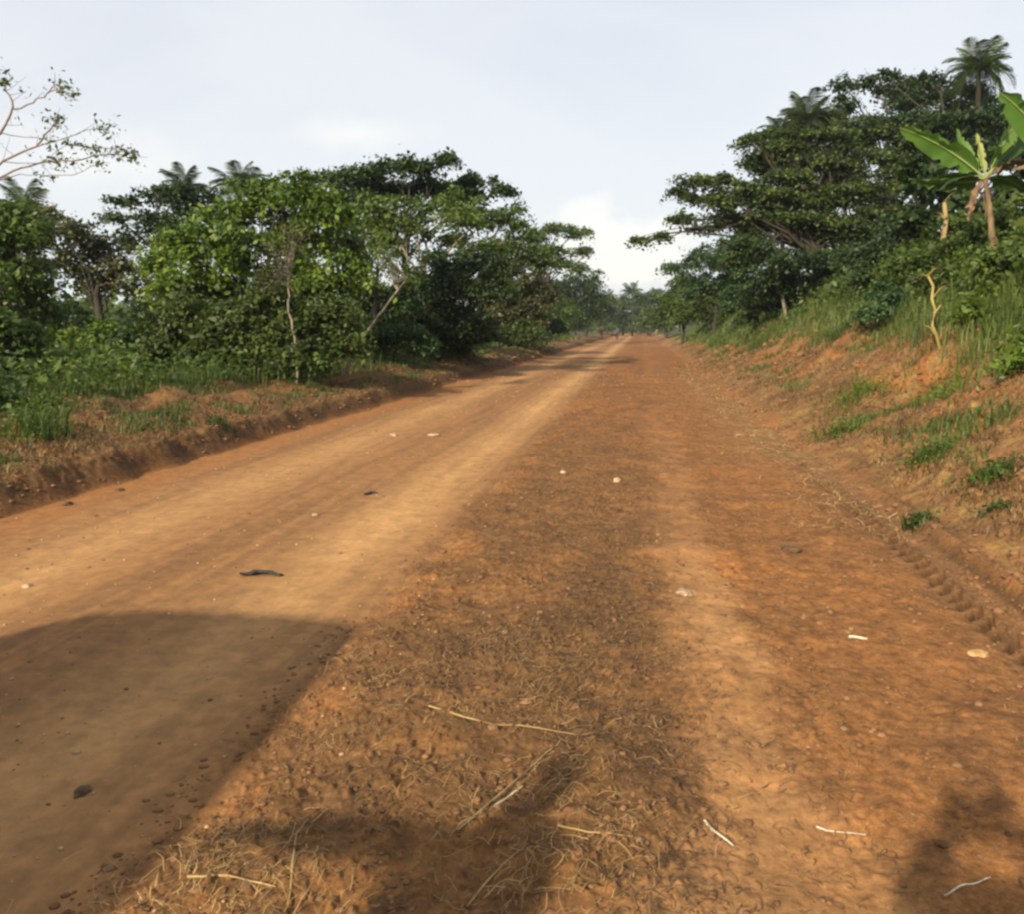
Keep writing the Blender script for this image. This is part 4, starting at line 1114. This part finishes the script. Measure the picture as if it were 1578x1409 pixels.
stone('clod', 'lone clod in front of the left bank further on', 184, 758, 6, M_DST, 'clod', seed=10)
stone('wood_chip', 'pale curled chip on the brown verge', 1055, 915, 12, M_STN, 'chip', flat=.3, seed=11, asp=1.6)
stone('clod', 'brown clod right of the sandy strip', 1218, 850, 12, M_DST, 'clod', flat=.35, seed=12, asp=1.4)

# ------------------------------------------------------------------ people
def cloth(name, c, rough=.85):
    m, t = mat_new(name)
    p = t.n('ShaderNodeBsdfPrincipled', inp={'Base Color': (*c, 1), 'Roughness': rough})
    t.n('ShaderNodeOutputMaterial', inp={'Surface': p.outputs[0]})
    return m
M_SKIN = cloth('skin', (0.11, 0.055, 0.032), .55)
M_HAIR = cloth('hair', (0.012, 0.010, 0.009), .7)

def skin(name, pts, edges, rad, mat, parent=None, root=0, sub=2):
    me = bpy.data.meshes.new(name); me.from_pydata([tuple(p) for p in pts], edges, []); me.update()
    o = bpy.data.objects.new(name, me); COL.objects.link(o)
    md = o.modifiers.new('skin', 'SKIN'); md.use_smooth_shade = True
    sv = me.skin_vertices[0] if len(me.skin_vertices) else None
    for k, r in enumerate(rad):
        rr = r if isinstance(r, tuple) else (r, r)
        me.skin_vertices[0].data[k].radius = rr
    me.skin_vertices[0].data[root].use_root = True
    ss = o.modifiers.new('sub', 'SUBSURF'); ss.levels = sub; ss.render_levels = sub
    me.materials.append(mat)
    if parent: o.parent = parent
    return o

def person(label, loc, rz, arms, legs, shirt, trousers, hgt=1.7, group=None, sleeve=False):
    """arms: per side (elbow, wrist, fingertip direction); legs: per side (knee, ankle). x right, y forward"""
    root = empty('person', loc, rz); tag(root, label, 'person', group)
    k = hgt / 1.7
    hip, belly, chest, neck, head, crown = (0, 0, .92), (0, .01, 1.06), (0, 0, 1.28), (0, .0, 1.46), (0, .03, 1.58), (0, .02, 1.66)
    P = [hip, belly, chest, neck, head, crown]; E = [(0, 1), (1, 2), (2, 3), (3, 4), (4, 5)]
    Rr = [(.14, .10), (.13, .10), (.155, .105), .055, (.078, .095), (.066, .08)]
    SP = [hip, belly, chest, (0, 0, 1.43)]; SE = [(0, 1), (1, 2), (2, 3)]; SR = [(.165, .125), (.155, .125), (.185, .13), .085]
    TP = [(0, 0, .95)]; TE = []; TR = [(.16, .12)]
    for sgn, (el, wr, fd) in zip((-1, 1), arms):
        sh = (sgn * .17, 0, 1.40); n = len(P)
        P += [sh, el, wr]; E += [(2, n), (n, n + 1), (n + 1, n + 2)]; Rr += [.06, .042, .028]
        wv = Vector(wr); fv = Vector(fd).normalized(); sd_ = fv.cross(Vector((0, 0, 1)));
        if sd_.length < .2: sd_ = Vector((1, 0, 0))
        sd_.normalize()
        palm_ = wv + fv * .075; P.append(tuple(palm_)); E.append((n + 2, n + 3)); Rr.append((.046, .030))
        for q, (o_, l_) in enumerate(((-.030, .070), (-.010, .080), (.010, .076), (.028, .060))):
            b = palm_ + sd_ * o_ + fv * .02; m = len(P)
            P += [tuple(b), tuple(b + fv * l_ * .5 - Vector((0, 0, .008))), tuple(b + fv * l_ - Vector((0, 0, .025)))]
            E += [(n + 3, m), (m, m + 1), (m + 1, m + 2)]; Rr += [.009, .0085, .007]
        m = len(P); tb = wv + fv * .03 - sd_ * sgn * .03
        P += [tuple(tb), tuple(tb + fv * .035 - sd_ * sgn * .022)]; E += [(n + 2, m), (m, m + 1)]; Rr += [.010, .008]
        m = len(SP); e2 = Vector(el) * .9 + Vector(sh) * .1
        SP += [sh, tuple(e2)]; SE += [(2, m), (m, m + 1)]; SR += [.080, .062]
        if sleeve: SP.append(tuple(wv * .92 + Vector(el) * .08)); SE.append((m + 1, m + 2)); SR.append(.056)
    for sgn, (kn, an) in zip((-1, 1), legs):
        hj = (sgn * .09, 0, .88); n = len(P)
        toe = (an[0], an[1] + .17, .035)
        P += [hj, kn, an, (an[0], an[1] - .02, .05), toe]; E += [(0, n), (n, n + 1), (n + 1, n + 2), (n + 2, n + 3), (n + 3, n + 4)]; Rr += [.085, .055, .038, .04, .035]
        m = len(TP); a2 = Vector(an) * .92 + Vector(kn) * .08
        TP += [hj, kn, tuple(a2)]; TE += [(0, m), (m, m + 1), (m + 1, m + 2)]; TR += [.105, .075, .060]
    for nm, p_, e_, r_, mt, sb in (('body', P, E, Rr, M_SKIN, 1), ('shirt', SP, SE, SR, shirt, 2), ('trousers', TP, TE, TR, trousers, 2)):
        o = skin(nm, [tuple(np.array(q) * k) for q in p_], e_, [tuple(np.array(q) * k) if isinstance(q, tuple) else q * k for q in r_], mt, root, sub=sb)
    import bmesh
    bm = bmesh.new(); bmesh.ops.create_uvsphere(bm, u_segments=20, v_segments=12, radius=1)
    for v in bm.verts:
        v.co = Vector((v.co.x * .084, v.co.y * .10, v.co.z * .085)) * k
    bmesh.ops.delete(bm, geom=[v for v in bm.verts if v.co.z < -.02 * k and v.co.y > 0 or v.co.z < -.05 * k], context='VERTS')
    me = bpy.data.meshes.new('hair'); bm.to_mesh(me); bm.free(); me.materials.append(M_HAIR)
    o = bpy.data.objects.new('hair', me); COL.objects.link(o); o.parent = root; o.location = (0, .0, 1.635 * k)
    return root

M_DARKC = cloth('dark_cloth', (0.02, 0.02, 0.028)); M_REDC = cloth('dark_red_cloth', (0.09, 0.02, 0.02)); M_BLUEC = cloth('grey_blue_cloth', (0.07, 0.075, 0.09)); M_BRNC = cloth('brown_cloth', (.06, .04, .03))
walk_l = (((-.08, .14, .50), (-.08, .18, .09)), ((.08, -.02, .48), (.08, -.26, .12)))
walk_a = (((-.25, -.10, 1.14), (-.24, -.04, .90), (0, .1, -1)), ((.25, .06, 1.14), (.23, .20, .92), (0, .2, -1)))
pa = PX(951, 518, 112); pa[2] = Hf(pa[0], pa[1])
pb = PX(927, 518, 122); pb[2] = Hf(pb[0], pb[1])
person('distant person in pale top and dark trousers walking on the road', tuple(pa), R(175), walk_a, walk_l, M_BLUEC, M_DARKC)
person('distant person in all dark clothes walking near the left road edge', tuple(pb), R(168), walk_a, walk_l, M_REDC, M_BRNC, 1.62)

# the photographer, standing behind the picture: arms up, holding the phone level with the eyes
ph_l = (((-.08, .02, .48), (-.11, .0, .08)), ((.08, .02, .48), (.11, .03, .08)))
ph_a = (((-.46, .22, 1.28), (-.275, .325, 1.42), (.03, .05, 1)), ((.35, .18, 1.27), (-.125, .325, 1.42), (-.03, .05, 1)))
ploc = (0.20, -0.37, Hf(0.2, -.37))
person('photographer standing behind the camera with both arms raised', ploc, 0, ph_a, ph_l, cloth('blue_shirt', (.10, .14, .25)), M_BRNC, 1.72, sleeve=True)
by_a = (((-.40, .04, 1.39), (-.64, .08, 1.35), (-1, .1, -.1)), ((.25, .06, 1.14), (.26, .10, .92), (0, .2, -1)))  # bystander is a guess, added and posed to shade the near verge
person('unseen bystander added beside the photographer, posed to cast the near verge shadow', (-1.36, -0.02, Hf(-1.36, 0)), R(-8), by_a, ph_l, cloth('tan_shirt', (.25, .20, .13)), M_DARKC, 1.68, sleeve=True)
def box_mesh(name, size, loc, mat, parent=None, bev=.01):
    import bmesh
    bm = bmesh.new(); bmesh.ops.create_cube(bm, size=1)
    for v in bm.verts: v.co = Vector((v.co.x * size[0], v.co.y * size[1], v.co.z * size[2]))
    bmesh.ops.bevel(bm, geom=bm.edges[:], offset=bev, segments=3, affect='EDGES')
    me = bpy.data.meshes.new(name); bm.to_mesh(me); bm.free(); me.materials.append(mat)
    o = bpy.data.objects.new(name, me); COL.objects.link(o); o.location = loc
    if parent: o.parent = parent
    return o
ph = box_mesh('smartphone', (.200, .012, .135), (0.005, -.045, EYE - .01), M_RUB, None, .003)  # a phone made oversize so its shadow fills in between the hands
tag(ph, 'dark tablet enlarged to fill out its shadow, held up by the photographer', 'smartphone')

# ------------------------------------------------------------------ the parked minibus behind, casting the shadow on the road
def minibus():
    import bmesh
    corner = Vector((-0.75 - 1.80 / math.tan(SUN_EL) * math.sin(SUN_AZ), 4.14 - 1.80 / math.tan(SUN_EL) * math.cos(SUN_AZ), 0))
    u, s = us(corner.x, corner.y)
    W, Lh = 1.72, 4.4
    cx, cy = xy(u - W / 2 + .19, s + .50)            # origin: middle of the front end at the ground
    root = empty('minibus', (cx, cy, 0.0), -ROAD_AZ)
    tag(root, 'white parked minibus behind the camera at the left side of the road', 'minibus')
    mb = cloth('white_paint', (.7, .7, .68), .35); gl = cloth('dark_glass', (.02, .025, .03), .08)
    # side outline, y forward (0 = front bumper), extruded across with a narrower roof
    prof = [(0, .32), (.02, .75), (-.05, .98), (-.34, 1.74), (-.44, 1.84), (-1.5, 1.86), (-3.4, 1.85), (-4.1, 1.80), (-4.3, 1.55), (-4.4, .9), (-4.4, .34)]
    bm = bmesh.new()
    rows = []
    for t in np.linspace(-1, 1, 13):
        row = []
        for (y_, z_) in prof:
            half = W / 2 * (1 - .13 * max(0, z_ - .95))
            edge = abs(t) ** 10
            row.append(bm.verts.new((t * half, y_ - (.05 * t * t if y_ > -1 else 0), z_ - (.10 * edge if z_ > 1.6 else 0) - .04 * t * t * (z_ > 1.6))))
        rows.append(row)
    for a, b in zip(rows[:-1], rows[1:]):
        for i in range(len(prof)): j = (i + 1) % len(prof); bm.faces.new((a[i], a[j], b[j], b[i]))
    bm.faces.new(rows[0]); bm.faces.new(rows[-1][::-1])
    bmesh.ops.recalc_face_normals(bm, faces=bm.faces[:])
    me = bpy.data.meshes.new('body'); bm.to_mesh(me); bm.free(); me.materials.append(mb)
    o = bpy.data.objects.new('body', me); COL.objects.link(o); o.parent = root
    box_mesh('windscreen', (1.36, .02, .68), (0, -.17, 1.36), gl, root, .008).rotation_euler = (R(21), 0, 0)
    for sx in (-1, 1):
        for (yc, ln) in ((-1.05, .62), (-1.95, .9), (-3.0, .95)):
            b = box_mesh('side_window', (.02, ln, .46), (sx * (W / 2 - .052), yc, 1.36), gl, root, .008); b.rotation_euler = (0, R(-7.4 * sx), 0)
        for yc in (-.72, -3.55):
            A = Acc(); A.tube([(sx * .60, yc, .31), (sx * .62, yc, .31), (sx * .86, yc, .31), (sx * .88, yc, .31)], [.02, .31, .31, .02], 24)
            wh = A.build('wheel', M_RUB, root, True)
            B = Acc(); B.tube([(sx * .86, yc, .31), (sx * .885, yc, .31), (sx * .89, yc, .31)], [.18, .18, .01], 20); B.build('rim', M_GRIT, wh, True)
        box_mesh('headlight', (.30, .05, .16), (sx * .62, -.02, .78), cloth('lamp_glass', (.6, .6, .6), .1), root, .015)
minibus()

# ------------------------------------------------------------------ thin humid haze over the whole place
hm, ht = mat_new('humid_air')
pv = ht.n('ShaderNodeVolumePrincipled', inp={'Color': (0.86, 0.91, 1.0, 1), 'Density': 0.00028, 'Anisotropy': 0.2})
ht.n('ShaderNodeOutputMaterial', inp={'Volume': pv.outputs[0]})
import bmesh
bm = bmesh.new(); bmesh.ops.create_cube(bm, size=1)
for v in bm.verts: v.co = Vector((v.co.x * 1900, v.co.y * 1900, v.co.z * 41 + 11))
me = bpy.data.meshes.new('haze'); bm.to_mesh(me); bm.free(); me.materials.append(hm)
hz_o = bpy.data.objects.new('haze', me); COL.objects.link(hz_o)
tag(hz_o, kind='stuff')
